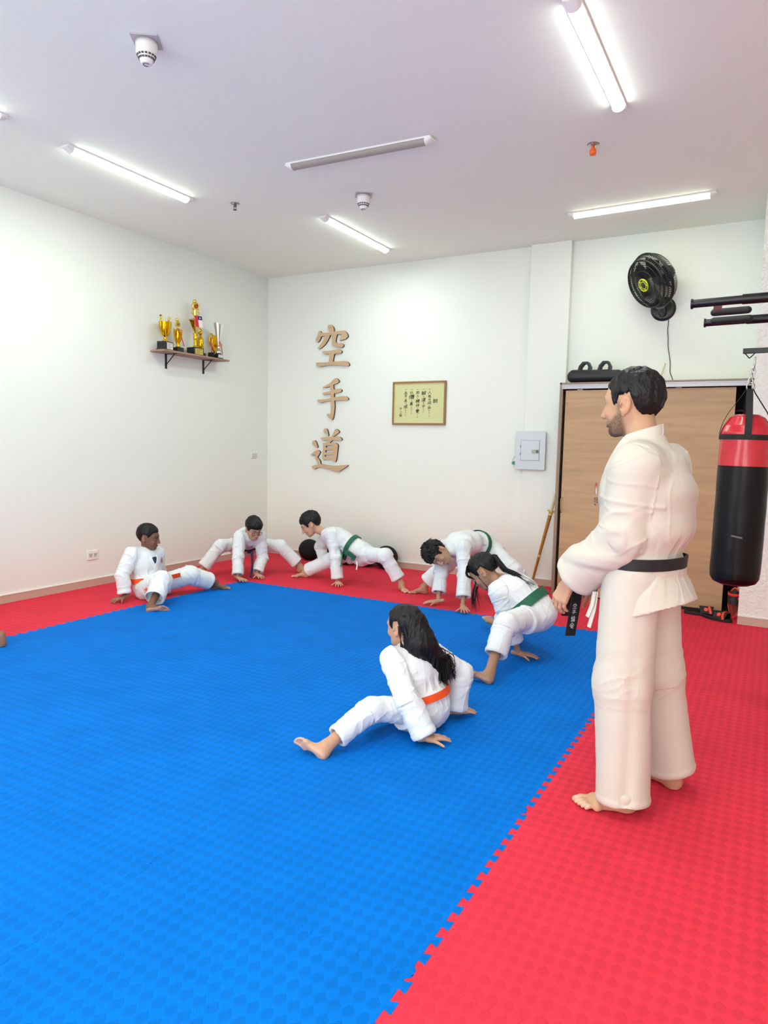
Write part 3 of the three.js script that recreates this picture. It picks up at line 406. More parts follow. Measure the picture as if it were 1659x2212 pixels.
// ---------- wall fan ----------
{
  const t = thing('wall_fan', 'black wall fan with a yellow-green hub badge, tilted down above the wardrobe', 'fan', [4.752, 2.79, 0]), bk = M(lin(0x0b0d0d), 0.35), yl = M(lin(0xb9c02c), 0.4), gr = M(lin(0x7d8286), 0.35);
  mesh(t, 'wall_base', rot(lathe([[0.001, 0.03], [0.08, 0.03], [0.108, 0.02], [0.114, 0.01], [0.114, 0.0], [0.001, 0]], 40), Math.PI / 2), bk);
  mesh(t, 'arm', [tube([[0, -0.05, 0.02], [0, -0.02, 0.1], [-0.01, 0.02, 0.17]], 0.036, 20, 14), mv(new THREE.SphereGeometry(0.045, 20, 14), -0.012, 0.035, 0.185)], bk);
  mesh(t, 'silver_collar', rod([-0.008, 0.0, 0.15], [-0.01, 0.03, 0.178], 0.047, 0.042, 24), gr);
  const head = new THREE.Group(); head.name = 'fan_head'; head.scale.setScalar(1.08); head.position.set(-0.065, 0.205, 0.31); head.quaternion.setFromUnitVectors(V(0, 0, 1), V(-0.6, -0.47, 0.64).normalize()); t.add(head);
  const R = 0.232, ring = (r, z, k = 0.006) => mv(new THREE.TorusGeometry(r, k, 8, 64), 0, 0, z);
  mesh(head, 'rim', [ring(R, 0, 0.009), ring(R - 0.002, 0.012, 0.006), ring(R - 0.028, 0.072, 0.008), ring(R - 0.012, 0.045, 0.004)], bk);
  const rear = [], side = [], front = [];
  for (let k = 0; k < 72; k++) { const a = (k / 72) * Math.PI * 2, c = Math.cos(a), s = Math.sin(a); side.push(tube([[c * R, s * R, 0.004], [c * (R - 0.01), s * (R - 0.01), 0.04], [c * (R - 0.03), s * (R - 0.03), 0.074]], 0.0022, 6, 5)); rear.push(tube([[c * R, s * R, -0.004], [c * (R - 0.03), s * (R - 0.03), -0.07], [c * 0.12, s * 0.12, -0.1], [c * 0.07, s * 0.07, -0.105]], 0.0022, 10, 5)); }
  for (let k = 0; k < 84; k++) { const a = (k / 84) * Math.PI * 2, P = []; for (let i = 0; i <= 5; i++) { const r = 0.05 + (R - 0.03 - 0.05) * (i / 5), b = a + 0.5 * Math.pow(1 - i / 5, 1.3); P.push([Math.cos(b) * r, Math.sin(b) * r, 0.074 + 0.02 * (1 - Math.pow(i / 5, 2))]); } front.push(tube(P, 0.0023, 12, 5)); }
  mesh(head, 'rear_cage', [...rear, ...side], bk); mesh(head, 'front_grille', [...front, ring(0.12, 0.092, 0.003), ring(0.17, 0.085, 0.003)], bk);
  mesh(head, 'motor', mv(rot(lathe([[0.001, -0.1], [0.05, -0.095], [0.075, -0.05], [0.075, 0.03], [0.06, 0.06], [0.001, 0.065]], 32), Math.PI / 2), 0, 0, -0.11), bk);
  for (let k = 0; k < 5; k++) { const g = new THREE.PlaneGeometry(0.16, 0.13, 6, 4), p = g.attributes.position; for (let i = 0; i < p.count; i++) { const x = p.getX(i) + 0.08; p.setXYZ(i, 0.035 + x, p.getY(i) * (0.5 + 3 * x), p.getY(i) * 0.35 * (1 - x * 2)); } g.computeVertexNormals(); rot(g, 0, 0, (k / 5) * Math.PI * 2); mesh(head, 'blade', mv(g, 0, 0, 0.01), M(lin(0x191c1d), 0.3, { side: THREE.DoubleSide })); }
  mesh(head, 'hub_badge', [mv(new THREE.TorusGeometry(0.05, 0.007, 8, 40), 0, 0, 0.1), mv(new THREE.TorusGeometry(0.03, 0.004, 8, 32), 0, 0, 0.102), ...[0, 1, 2, 3, 4].map((k) => { const a = (k / 5) * Math.PI * 2; return rod([Math.cos(a) * 0.03, Math.sin(a) * 0.03, 0.101], [Math.cos(a) * 0.048, Math.sin(a) * 0.048, 0.1], 0.006, 0.009, 8); })], yl, 'yellow-green hub badge');
  mesh(head, 'hub_cap', mv(rot(lathe([[0.001, 0.01], [0.02, 0.008], [0.028, 0], [0.052, -0.004], [0.052, -0.012], [0.001, -0.012]], 32), Math.PI / 2), 0, 0, 0.1), M(lin(0x2c2f30), 0.35));
  mesh(t, 'power_cord', tube([[0.045, -0.06, 0.03], [0.052, -0.115, 0.008], [0.05, -0.2, 0.006], [0.058, -0.28, 0.006], [0.062, -0.36, 0.006], [0.078, -0.44, 0.006], [0.09, -0.52, 0.006], [0.094, -0.6, 0.006], [0.118, -0.66, 0.008], [0.13, -0.705, 0.03]], 0.0035, 80, 6), bk);
}
// ---------- pull-up station and punching bag ----------
{
  const t = thing('pull_up_station', 'black wall pull-up bars with padded grips and a bag arm, cut by the right edge', 'pull-up bar', [0, 0, 0]), pad = M(lin(0x14161a), 0.6), gl = M(lin(0x8d8a8c), 0.4, { metalness: 0.4 }), W = 7.6;
  const bar = (xt, z, s, gx0, gx1) => {
    mesh(t, 'bar', [rod([xt, 2.2, z], [5.62, 2.2, z + 0.03], 0.021, 0.021, 24), rod([xt - 0.006, 2.2, z], [xt + 0.004, 2.2, z], 0.026, 0.026, 24)], blackMetal);
    mesh(t, 'bar_sleeve', rod([5.58, 2.2, z + 0.028], [W, 2.2, z + 0.12], 0.025, 0.025, 24), blackMetal);
    const gz = z + s * 0.175; mesh(t, 'grip', [rod([gx0, 2.18, gz], [gx1, 2.18, gz + 0.02], 0.019, 0.019, 20), mv(new THREE.SphereGeometry(0.019, 14, 10), gx0, 2.18, gz), mv(new THREE.SphereGeometry(0.019, 14, 10), gx1, 2.18, gz + 0.02)], pad);
    mesh(t, 'grip_bracket', ribbon([V(gx0 + 0.03, 2.195, z), V(gx0 + 0.02, 2.186, z + s * 0.1), V(gx0 + 0.015, 2.18, gz)], V(1, 0, 0), 0.04, 0.006), gl);
  };
  bar(5.347, 3.25, -1, 5.44, 5.6); bar(5.36, 2.64, 1, 5.42, 5.6);
  mesh(t, 'wall_rail', [box(W - 0.03, 2.14, 2.6, W, 2.26, 3.5, 0.004), box(W - 0.03, 1.9, 2.6, W, 2.0, 3.5, 0.004), box(W - 0.06, 1.5, 2.66, W, 2.7, 2.72, 0.004), box(W - 0.06, 1.5, 3.36, W, 2.7, 3.42, 0.004)], blackMetal);
  mesh(t, 'bag_arm', box(5.578, 1.992, 2.782, W, 2.02, 2.81, 0.002), blackMetal);
  mesh(t, 'hook_loop', [rod([5.59, 1.992, 2.796], [5.612, 1.965, 2.796], 0.003), rod([5.638, 1.992, 2.796], [5.612, 1.965, 2.796], 0.003)], blackMetal);
  const b = thing('punching_bag', 'long black punching bag with a glossy red top hanging on a chain', 'punching bag', [5.612, 0.68, 2.796]), R = 0.132, L = 0.95, seg = 48;
  b.rotation.z = -0.012;
  const wr = seeded(9), red = M(lin(0xc01428), 0.25, { clearcoat: 0.3, clearcoatRoughness: 0.2 }), blk = M(lin(0x050607), 0.38, { specularIntensity: 0.5 }), web = M(lin(0x0a0a0d), 0.7);
  const skin = (pts, f) => { const g = lathe(pts, 72), p = g.attributes.position; for (let i = 0; i < p.count; i++) { const x = p.getX(i), y = p.getY(i), z = p.getZ(i), a = Math.atan2(x, z), r = Math.hypot(x, z); if (r < 0.02) continue; const k = 1 + f(a, y, r); p.setX(i, x * k); p.setZ(i, z * k); } g.computeVertexNormals(); return g; };
  const prof = (pts, n) => { const o = []; for (let i = 0; i < pts.length - 1; i++) for (let k = 0; k < n; k++) o.push([pts[i][0] + ((pts[i + 1][0] - pts[i][0]) * k) / n, pts[i][1] + ((pts[i + 1][1] - pts[i][1]) * k) / n]); o.push(pts[pts.length - 1]); return o; };
  const crease = (a, y) => 0.006 * Math.sin(a * 3 + y * 9) + 0.005 * Math.sin(a * 7 - y * 22 + 1) + 0.004 * Math.sin(a * 2 + y * 40);
  mesh(b, 'black_body', skin(prof([[0.001, 0.0], [0.08, 0.004], [0.113, 0.018], [0.129, 0.045], [R, 0.08], [R + 0.001, 0.3], [R, 0.685]], 10), (a, y) => crease(a, y) * 0.8 + (y < 0.06 ? 0.008 * Math.sin(a * 26) : 0)), blk);
  mesh(b, 'red_top', skin(prof([[R + 0.0005, 0.684], [R, 0.87], [R - 0.014, 0.91], [R - 0.042, 0.955], [R - 0.07, 0.972], [0.001, 0.975]], 10), (a, y) => crease(a, y) + 0.02 * Math.max(0, (y - 0.84) * 8) * (0.5 * Math.sin(a * 11 + y * 30) + 0.5 * Math.sin(a * 17 - y * 14))), red, 'glossy red vinyl top');
  const tear = rot(new RoundedBoxGeometry(0.06, 0.012, 0.012, 3, 0.005), 0, 0, -0.15); mesh(b, 'scuffed_crease', mv(tear, 0.0, 0.29, R - 0.001), M(lin(0x55595a), 0.35));
  mesh(b, 'band', skin([[R + 0.001, 0.83], [R + 0.0035, 0.831], [R + 0.0035, 0.859], [R + 0.001, 0.86]], () => 0.002), web);
  for (let k = 0; k < 4; k++) { const a = k * Math.PI / 2 + 0.1, c = Math.sin(a), s = Math.cos(a), P = [[R + 0.004, 0.83], [R + 0.004, 0.87], [R - 0.008, 0.925], [R - 0.035, 0.985], [0.03, 1.09], [0.018, 1.115]]; mesh(b, 'strap', ribbon(P.map(([r, y]) => V(c * r, y, s * r)), V(s, 0, -c), [0.036, 0.036, 0.036, 0.036, 0.034, 0.03], 0.003), web); }
  mesh(b, 'ring', [mv(rot(new THREE.TorusGeometry(0.023, 0.0035, 8, 28), 0, 0.5), 0.004, 1.128, 0.004), mv(rot(new THREE.TorusGeometry(0.023, 0.0035, 8, 28), 0, -0.7), 0, 1.128, 0)], steel);
  const cs = new THREE.CatmullRomCurve3([V(0.009, 0.011, 0), V(0, 0.021, 0), V(-0.009, 0.011, 0), V(-0.009, -0.011, 0), V(0, -0.021, 0), V(0.009, -0.011, 0)], true), link = new THREE.TubeGeometry(cs, 30, 0.0037, 7, true);
  for (let k = 0; k < 4; k++) { const m = mesh(b, 'chain_link', link, steel); m.position.set(0.015 * (k / 4), 1.158 + k * 0.0265, 0); m.rotation.y = k % 2 ? 1.4 : 0.1; }
  mesh(b, 'carabiner', mv(tube([[0.006, -0.02, 0], [0.008, 0.02, 0], [0, 0.03, 0], [-0.008, 0.02, 0], [-0.006, -0.02, 0], [0, -0.028, 0]].map(([p, q]) => [0, q, p]), 0.0035, 40, 7, true), 0.014, 1.262, 0), steel);
}
// ---------- medicine balls by the back wall ----------
{
  const felt = M(lin(0x040404), 0.9), pr = M(lin(0xb9b7b3), 0.7);
  const ball = (label, x, z, R, emblem) => {
    const t = thing('exercise_ball', label, 'exercise ball', [x, R - 0.006, z], 'black balls along the back wall');
    const g = new THREE.SphereGeometry(R, 40, 28), p = g.attributes.position; for (let i = 0; i < p.count; i++) if (p.getY(i) < -R + 0.006) p.setY(i, -R + 0.006); g.computeVertexNormals();
    mesh(t, 'shell', g, felt); mesh(t, 'seam', rot(new THREE.TorusGeometry(R + 0.0004, 0.0016, 6, 60), Math.PI / 2.6, 0.4), felt);
    if (emblem) { const e = new THREE.Group(); e.name = 'emblem'; e.quaternion.setFromUnitVectors(V(0, 0, 1), V(0.18, 0.3, 0.94).normalize()); t.add(e); const q = R - 0.002; mesh(e, 'ring', mv(new THREE.TorusGeometry(0.026, 0.0022, 6, 32), 0, 0, q - 0.0015), pr); mesh(e, 'mark', [box(-0.002, -0.018, q, 0.002, 0.018, q + 0.002), box(-0.012, 0.004, q, 0.012, 0.008, q + 0.002), mv(rot(box(-0.008, -0.002, 0, 0.008, 0.002, 0.002), 0, 0, 0.9), -0.008, -0.004, q), mv(rot(box(-0.008, -0.002, 0, 0.008, 0.002, 0.002), 0, 0, -0.9), 0.008, -0.004, q)], pr); }
  };
  ball('round black ball at the left, under the face of the boy bending forward', 0.786, 0.154, 0.132);
  ball('round black ball mostly hidden behind the bent knee of the green-belt boy', 1.1, 0.19, 0.125);
  ball('round black ball hidden under the jacket flap of the green-belt boy', 1.355, 0.17, 0.122);
  ball('round black ball half hidden behind the stretched leg of the green-belt boy', 1.605, 0.152, 0.126);
  ball('round black ball with a small pale ring emblem, rightmost of the balls', 1.875, 0.148, 0.138, true);
}
// ---------- slippers by the wardrobe ----------
function slipper(label, p, turn, tilt, accent) {
  const t = thing('slipper', label, 'slipper', p, 'slippers on the mats by the wardrobe'); t.rotation.order = 'YXZ'; t.rotation.y = turn; t.rotation.z = tilt[0]; t.rotation.x = tilt[1];
  const bk = M(lin(0x0a0a0c), 0.6), or = M(lin(0xe23a1c), 0.5), s = [];
  for (let i = 0; i < 28; i++) { const a = (i / 28) * Math.PI * 2, x = Math.cos(a) * 0.135, w = 0.046 + 0.008 * Math.cos(a); s.push([x, Math.sin(a) * w * (1 - 0.12 * Math.cos(2 * a))]); }
  mesh(t, 'sole', mv(rot(extrude(shapeOf(s), 0.02, 0.005, 3), -Math.PI / 2), 0, 0.005, 0), accent ? or : bk); mesh(t, 'footbed', mv(rot(extrude(shapeOf(s.map(([x, y]) => [x * 0.93, y * 0.9])), 0.003, 0.001), -Math.PI / 2), 0, 0.026, 0), bk);
  const g = new THREE.CylinderGeometry(0.052, 0.05, 0.1, 28, 4, true, Math.PI * 0.5, Math.PI), q = g.attributes.position; rot(g, 0, 0, Math.PI / 2); rot(g, Math.PI);
  const up = []; for (let i = 0; i <= 10; i++) { const a = Math.PI * (i / 10); up.push(V(0.045, 0.02 + Math.sin(a) * 0.058, Math.cos(a) * 0.05)); }
  mesh(t, 'upper_strap', ribbon(up, V(1, 0, 0), up.map((_, i) => 0.095 + 0.02 * Math.sin((i / 10) * Math.PI)), 0.007), bk);
  mesh(t, 'accent_band', ribbon(up.map((v) => V(0.086 - 0.02 * (v.y / 0.08), v.y + 0.004, v.z * 1.04)), V(1, 0.4, 0), 0.02, 0.006), or, 'red-orange edge band');
  mesh(t, 'badge', mv(rot(new THREE.CylinderGeometry(0.017, 0.017, 0.004, 16), 1.0), 0.04, 0.06, 0.044), or, 'red-orange badge');
}
slipper('black slipper with a red-orange badge, farther one lying flat by the wardrobe door', [5.285, 0.0, 0.545], 0.12, [0, 0]);
slipper('black slipper with a red-orange badge, nearer one pointing at the wall corner', [5.425, 0.0, 0.665], -0.45, [0, 0]);
slipper('red-orange soled slipper standing on edge against the wall corner', [5.548, 0.14, 0.535], 1.45, [1.42, 0.0], true);
// ---------- figures: distance fields meshed on sparse grids ----------
const { hypot, max, min, abs, sin, cos, PI, sqrt, exp, floor } = Math;
const nz3 = createNoise3D(seeded(77)), nz2 = createNoise3D(seeded(78));
const smin = (a, b, k) => { const h = max(k - abs(a - b), 0) / k; return min(a, b) - h * h * k * 0.25; };
const smax = (a, b, k) => -smin(-a, -b, k);
function cone(a, b, r0, r1) {   // tapered capsule
  const ax = a.x, ay = a.y, az = a.z, bx = b.x - ax, by = b.y - ay, bz = b.z - az, L = bx * bx + by * by + bz * bz || 1e-9, dr = r1 - r0;
  return (x, y, z) => { x -= ax; y -= ay; z -= az; let h = (x * bx + y * by + z * bz) / L; h = h < 0 ? 0 : h > 1 ? 1 : h; x -= bx * h; y -= by * h; z -= bz * h; return sqrt(x * x + y * y + z * z) - r0 - dr * h; };
}
function ell(c, X, Y, Z, rx, ry, rz) {   // oriented ellipsoid
  const ix = 1 / rx, iy = 1 / ry, iz = 1 / rz;
  return (x, y, z) => { x -= c.x; y -= c.y; z -= c.z; const u = (x * X.x + y * X.y + z * X.z) * ix, v = (x * Y.x + y * Y.y + z * Y.z) * iy, w = (x * Z.x + y * Z.y + z * Z.z) * iz, k0 = sqrt(u * u + v * v + w * w), a = u * ix, b = v * iy, d = w * iz, k1 = sqrt(a * a + b * b + d * d); return k0 < 1e-6 ? -min(rx, ry, rz) : (k0 * (k0 - 1)) / k1; };
}
const plane = (o, n) => { const d = n.dot(o); return (x, y, z) => x * n.x + y * n.y + z * n.z - d; };
function blend(list) {   // [f, k] pairs joined by a smooth minimum
  const f = list.map((q) => q[0]), k = list.map((q) => q[1]), n = f.length;
  return (x, y, z) => { let d = f[0](x, y, z); for (let i = 1; i < n; i++) { const e = f[i](x, y, z), q = k[i], h = q - abs(d - e); d = d < e ? d : e; if (h > 0) d -= (h * h) / (4 * q); } return d; };
}
function surface(f, lo, hi, h, slack = 1.25) {   // surface nets over the blocks that the surface crosses
  const B = 8, nb = [0, 1, 2].map((i) => Math.ceil((hi.getComponent(i) - lo.getComponent(i)) / (h * B)) + 1), n = nb.map((q) => q * B + 1), nx = n[0], nxy = n[0] * n[1];
  const val = new Float32Array(n[0] * n[1] * n[2]).fill(NaN), id = new Map(), pos = [], idx = [], act = [], R = h * B * 0.5 * 1.7321 * slack;
  for (let bz = 0; bz < nb[2]; bz++) for (let by = 0; by < nb[1]; by++) for (let bx = 0; bx < nb[0]; bx++) {
    if (abs(f(lo.x + (bx + 0.5) * B * h, lo.y + (by + 0.5) * B * h, lo.z + (bz + 0.5) * B * h)) > R) continue;
    act.push([bx * B, by * B, bz * B]);
    for (let k = 0; k <= B; k++) for (let j = 0; j <= B; j++) for (let i = 0; i <= B; i++) { const x = bx * B + i, y = by * B + j, z = bz * B + k, q = x + y * nx + z * nxy; if (val[q] !== val[q]) val[q] = f(lo.x + x * h, lo.y + y * h, lo.z + z * h); }
  }
  const co = [0, 1, nx, nx + 1, nxy, nxy + 1, nxy + nx, nxy + nx + 1], ed = [[0, 1], [2, 3], [4, 5], [6, 7], [0, 2], [1, 3], [4, 6], [5, 7], [0, 4], [1, 5], [2, 6], [3, 7]], g = new Float32Array(8);
  for (const [X, Y, Z] of act) for (let k = 0; k < B; k++) for (let j = 0; j < B; j++) for (let i = 0; i < B; i++) {
    const x = X + i, y = Y + j, z = Z + k, q = x + y * nx + z * nxy; let m = 0;
    for (let c = 0; c < 8; c++) { g[c] = val[q + co[c]]; if (g[c] < 0) m |= 1 << c; }
    if (m === 0 || m === 255) continue;
    let sx = 0, sy = 0, sz = 0, s = 0;
    for (const [a, b] of ed) if ((m >> a ^ m >> b) & 1) { const t = g[a] / (g[a] - g[b]); sx += (a & 1) + ((b & 1) - (a & 1)) * t; sy += (a >> 1 & 1) + ((b >> 1 & 1) - (a >> 1 & 1)) * t; sz += (a >> 2) + ((b >> 2) - (a >> 2)) * t; s++; }
    id.set(q, pos.length / 3); pos.push(lo.x + (x + sx / s) * h, lo.y + (y + sy / s) * h, lo.z + (z + sz / s) * h);
  }
  const quad = (a, b, c, d, flip) => { a = id.get(a); b = id.get(b); c = id.get(c); d = id.get(d); if (a === undefined || b === undefined || c === undefined || d === undefined) return; flip ? idx.push(a, c, b, a, d, c) : idx.push(a, b, c, a, c, d); };
  for (const q of id.keys()) {
    const s = val[q] < 0;
    if (s !== val[q + 1] < 0) quad(q, q - nx, q - nx - nxy, q - nxy, s);
    if (s !== val[q + nx] < 0) quad(q, q - nxy, q - nxy - 1, q - 1, s);
    if (s !== val[q + nxy] < 0) quad(q, q - 1, q - 1 - nx, q - nx, s);
  }
  const geo = new THREE.BufferGeometry(); geo.setAttribute('position', new THREE.Float32BufferAttribute(pos, 3)); geo.setIndex(idx);
  geo.computeVertexNormals(); return geo;
}
function displace(g, f) { const p = g.attributes.position, n = g.attributes.normal; for (let i = 0; i < p.count; i++) { const d = f(p.getX(i), p.getY(i), p.getZ(i), n.getX(i), n.getY(i), n.getZ(i)); p.setXYZ(i, p.getX(i) + n.getX(i) * d, p.getY(i) + n.getY(i) * d, p.getZ(i) + n.getZ(i) * d); } g.computeVertexNormals(); return g; }
function paint(g, f) { const p = g.attributes.position, c = new Float32Array(p.count * 3); for (let i = 0; i < p.count; i++) { const q = f(p.getX(i), p.getY(i), p.getZ(i)); c[3 * i] = q[0]; c[3 * i + 1] = q[1]; c[3 * i + 2] = q[2]; } g.setAttribute('color', new THREE.BufferAttribute(c, 3)); return g; }
const crease = (g) => toCreasedNormals(g, 0.62);
const joinGeo = (gs) => { for (const g of gs) { for (const k of Object.keys(g.attributes)) if (!['position', 'normal', 'color'].includes(k)) g.deleteAttribute(k); } return mergeGeometries(gs); };
const nrm = (v) => v.clone().normalize(), ortho = (v, n) => v.clone().addScaledVector(n, -v.dot(n)).normalize();
const mixv = (a, b, t) => a.clone().lerp(b, t);
function ik(a, c, l0, l1, pole) { const d = c.clone().sub(a), L = min(d.length(), (l0 + l1) * 0.999), u = d.normalize(), x = (L * L + l0 * l0 - l1 * l1) / (2 * L), h = sqrt(max(0, l0 * l0 - x * x)), p = ortho(pole, u); return a.clone().addScaledVector(u, x).addScaledVector(p, h); }
const local = (O, X, Y, Z, s = 1) => (x, y, z) => O.clone().addScaledVector(X, x * s).addScaledVector(Y, y * s).addScaledVector(Z, z * s);
const bounds = (pts, m) => { const b = new THREE.Box3().setFromPoints(pts); b.min.subScalar(m); b.max.addScalar(m); return b; };
const mix3 = (a, b, t) => [a[0] + (b[0] - a[0]) * t, a[1] + (b[1] - a[1]) * t, a[2] + (b[2] - a[2]) * t];
const sm = (a, b, x) => { const t = max(0, min(1, (x - a) / (b - a))); return t * t * (3 - 2 * t); };
const gauss = (x, y, z, c, r) => exp(-((x - c[0]) ** 2 + (y - c[1]) ** 2 + (z - c[2]) ** 2) / (r * r));

// a hand: wrist W, D towards the fingers, N out of the back of the hand, s the side the thumb is on
function handGeo(W, D, N, s, k, pose, h, tone) {
  const X = nrm(D), Y = ortho(N, X), Z = X.clone().cross(Y).multiplyScalar(s), at = local(W, X, Y, Z, k), L = [];
  const kn = [[0.088, 0.03], [0.092, 0.01], [0.088, -0.011], [0.08, -0.03]], len = [0.07, 0.078, 0.072, 0.056], rad = [0.0092, 0.0094, 0.009, 0.008];
  for (let i = 0; i < 4; i++) L.push([cone(at(0.012, 0, kn[i][1] * 0.55), at(kn[i][0], 0.001, kn[i][1]), 0.0145 * k, 0.0115 * k), 0.014 * k]);
  L.push([cone(at(-0.05, 0.004, 0), at(0.02, 0.001, 0), 0.0215 * k, 0.02 * k), 0.016 * k], [cone(at(0.03, -0.004, 0.012), at(0.06, -0.004, -0.012), 0.0115 * k, 0.011 * k), 0.014 * k]);
  const chain = (p, dir, bend, lens, r) => { let q = V(...p), a = dir.clone(); const ax = bend[1]; for (let j = 0; j < 3; j++) { a = a.clone().applyAxisAngle(ax, bend[0][j]).normalize(); const e = q.clone().addScaledVector(a, lens[j]); L.push([cone(at(q.x, q.y, q.z), at(e.x, e.y, e.z), r * (1 - 0.1 * j) * k, r * (0.93 - 0.12 * j) * k), j ? 0.003 * k : 0.006 * k]); q = e; } return q; };
  const curl = pose.curl ?? [0.08, 0.1, 0.06], spread = pose.spread ?? 0.16;
  for (let i = 0; i < 4; i++) { const a = (1.5 - i) * spread, c = curl.map((q) => -q * (1 + 0.12 * i * (pose.fan ?? 0))); chain([kn[i][0], 0.001, kn[i][1]], V(cos(a), 0, sin(a)), [c, V(-sin(a), 0, cos(a))], [len[i] * 0.45, len[i] * 0.31, len[i] * 0.24], rad[i]); }
  const ta = pose.thumb ?? 0.85; L.push([cone(at(0.018, -0.004, 0.014), at(0.042, -0.008, 0.036), 0.0145 * k, 0.011 * k), 0.014 * k]);
  chain([0.042, -0.008, 0.036], V(cos(ta), -0.12 - (pose.oppose ?? 0), sin(ta)), [[0.02, 0.1, 0.12], V(0.3, 0.2, -0.9).normalize()], [0.026, 0.024, 0.018], 0.0105);
  const f = blend(L), ends = [at(-0.06, 0, 0), at(0.1, 0, 0), at(0.17, 0, 0.05), at(0.17, 0, -0.05), at(0.08, 0.03, 0.09), at(0.12, -0.09, 0)];
  const b = bounds(ends, 0.035 * k), g = surface(f, b.min, b.max, h); return paint(g, () => tone);
}
// a foot: heel point on the sole, F towards the toes, U out of the instep, s the side of the big toe
function footGeo(Hl, F, U, s, k, knee, h, tone, soleTone) {
  const X = nrm(F), Y = ortho(U, X), Z = X.clone().cross(Y).multiplyScalar(s), at = local(Hl, X, Y, Z, k), L = [], ank = at(0.058, 0.085, 0);
  const sh = knee.clone().sub(ank), shin = ank.clone().addScaledVector(sh.normalize(), 0.16 * k), c = (a, b, r0, r1, kk) => L.push([cone(at(...a), at(...b), r0 * k, r1 * k), kk * k]);
  c([0.032, 0.03, 0], [0.045, 0.05, 0], 0.031, 0.03, 0.02); c([0.045, 0.045, 0], [0.058, 0.085, 0], 0.032, 0.034, 0.03); L.push([cone(at(0.056, 0.085, 0), shin, 0.035 * k, 0.043 * k), 0.03 * k]);
  c([0.03, 0.062, 0], [0.034, 0.12, 0], 0.014, 0.013, 0.03); c([0.055, 0.03, -0.006], [0.15, 0.022, -0.014], 0.028, 0.021, 0.03); c([0.06, 0.06, 0.006], [0.165, 0.024, 0.02], 0.028, 0.021, 0.03); c([0.168, 0.022, 0.03], [0.158, 0.017, -0.033], 0.02, 0.016, 0.02);
  c([0.058, 0.083, 0.026], [0.056, 0.08, 0.026], 0.013, 0.012, 0.02); c([0.05, 0.072, -0.026], [0.05, 0.07, -0.026], 0.012, 0.011, 0.02);
  const T = [[0.186, 0.03, 0.238, 0.028, 0.0148, 0.0125], [0.184, 0.009, 0.234, 0.006, 0.0098, 0.0088], [0.178, -0.006, 0.224, -0.011, 0.0092, 0.0082], [0.172, -0.02, 0.212, -0.026, 0.0088, 0.0078], [0.162, -0.033, 0.198, -0.039, 0.0086, 0.0078]];
  for (const [x0, z0, x1, z1, r0, r1] of T) { const xm = (x0 + x1) / 2 + 0.002, zm = (z0 + z1) / 2; c([x0, 0.02, z0], [xm, 0.02, zm], r0, r0 * 0.95, 0.006); c([xm, 0.02, zm], [x1, 0.0125, z1], r0 * 0.95, r1, 0.004); }
  const fl = plane(Hl, Y.clone().negate()), u = blend(L), f = (x, y, z) => smax(u(x, y, z), fl(x, y, z), 0.006 * k);
  const b = bounds([at(0, 0, 0), at(0.25, 0, 0.05), at(0.25, 0.02, -0.05), shin], 0.06 * k), g = surface(f, b.min, b.max, h);
  const nails = T.map(([, , x1, z1, r]) => [x1 - 0.004, 0.0125 + r, z1]);
  return paint(g, (x, y, z) => { const v = V(x, y, z).sub(Hl), yy = v.dot(Y) / k, xx = v.dot(X) / k, zz = v.dot(Z) / k; let t = mix3(soleTone, tone, sm(0.006, 0.024, yy)); t = mix3(t, soleTone, 0.4 * sm(0.17, 0.23, xx)); for (const n of nails) t = mix3(t, [0.72, 0.5, 0.42], 0.7 * gauss(xx, yy, zz, n, 0.0075)); return t; });
}
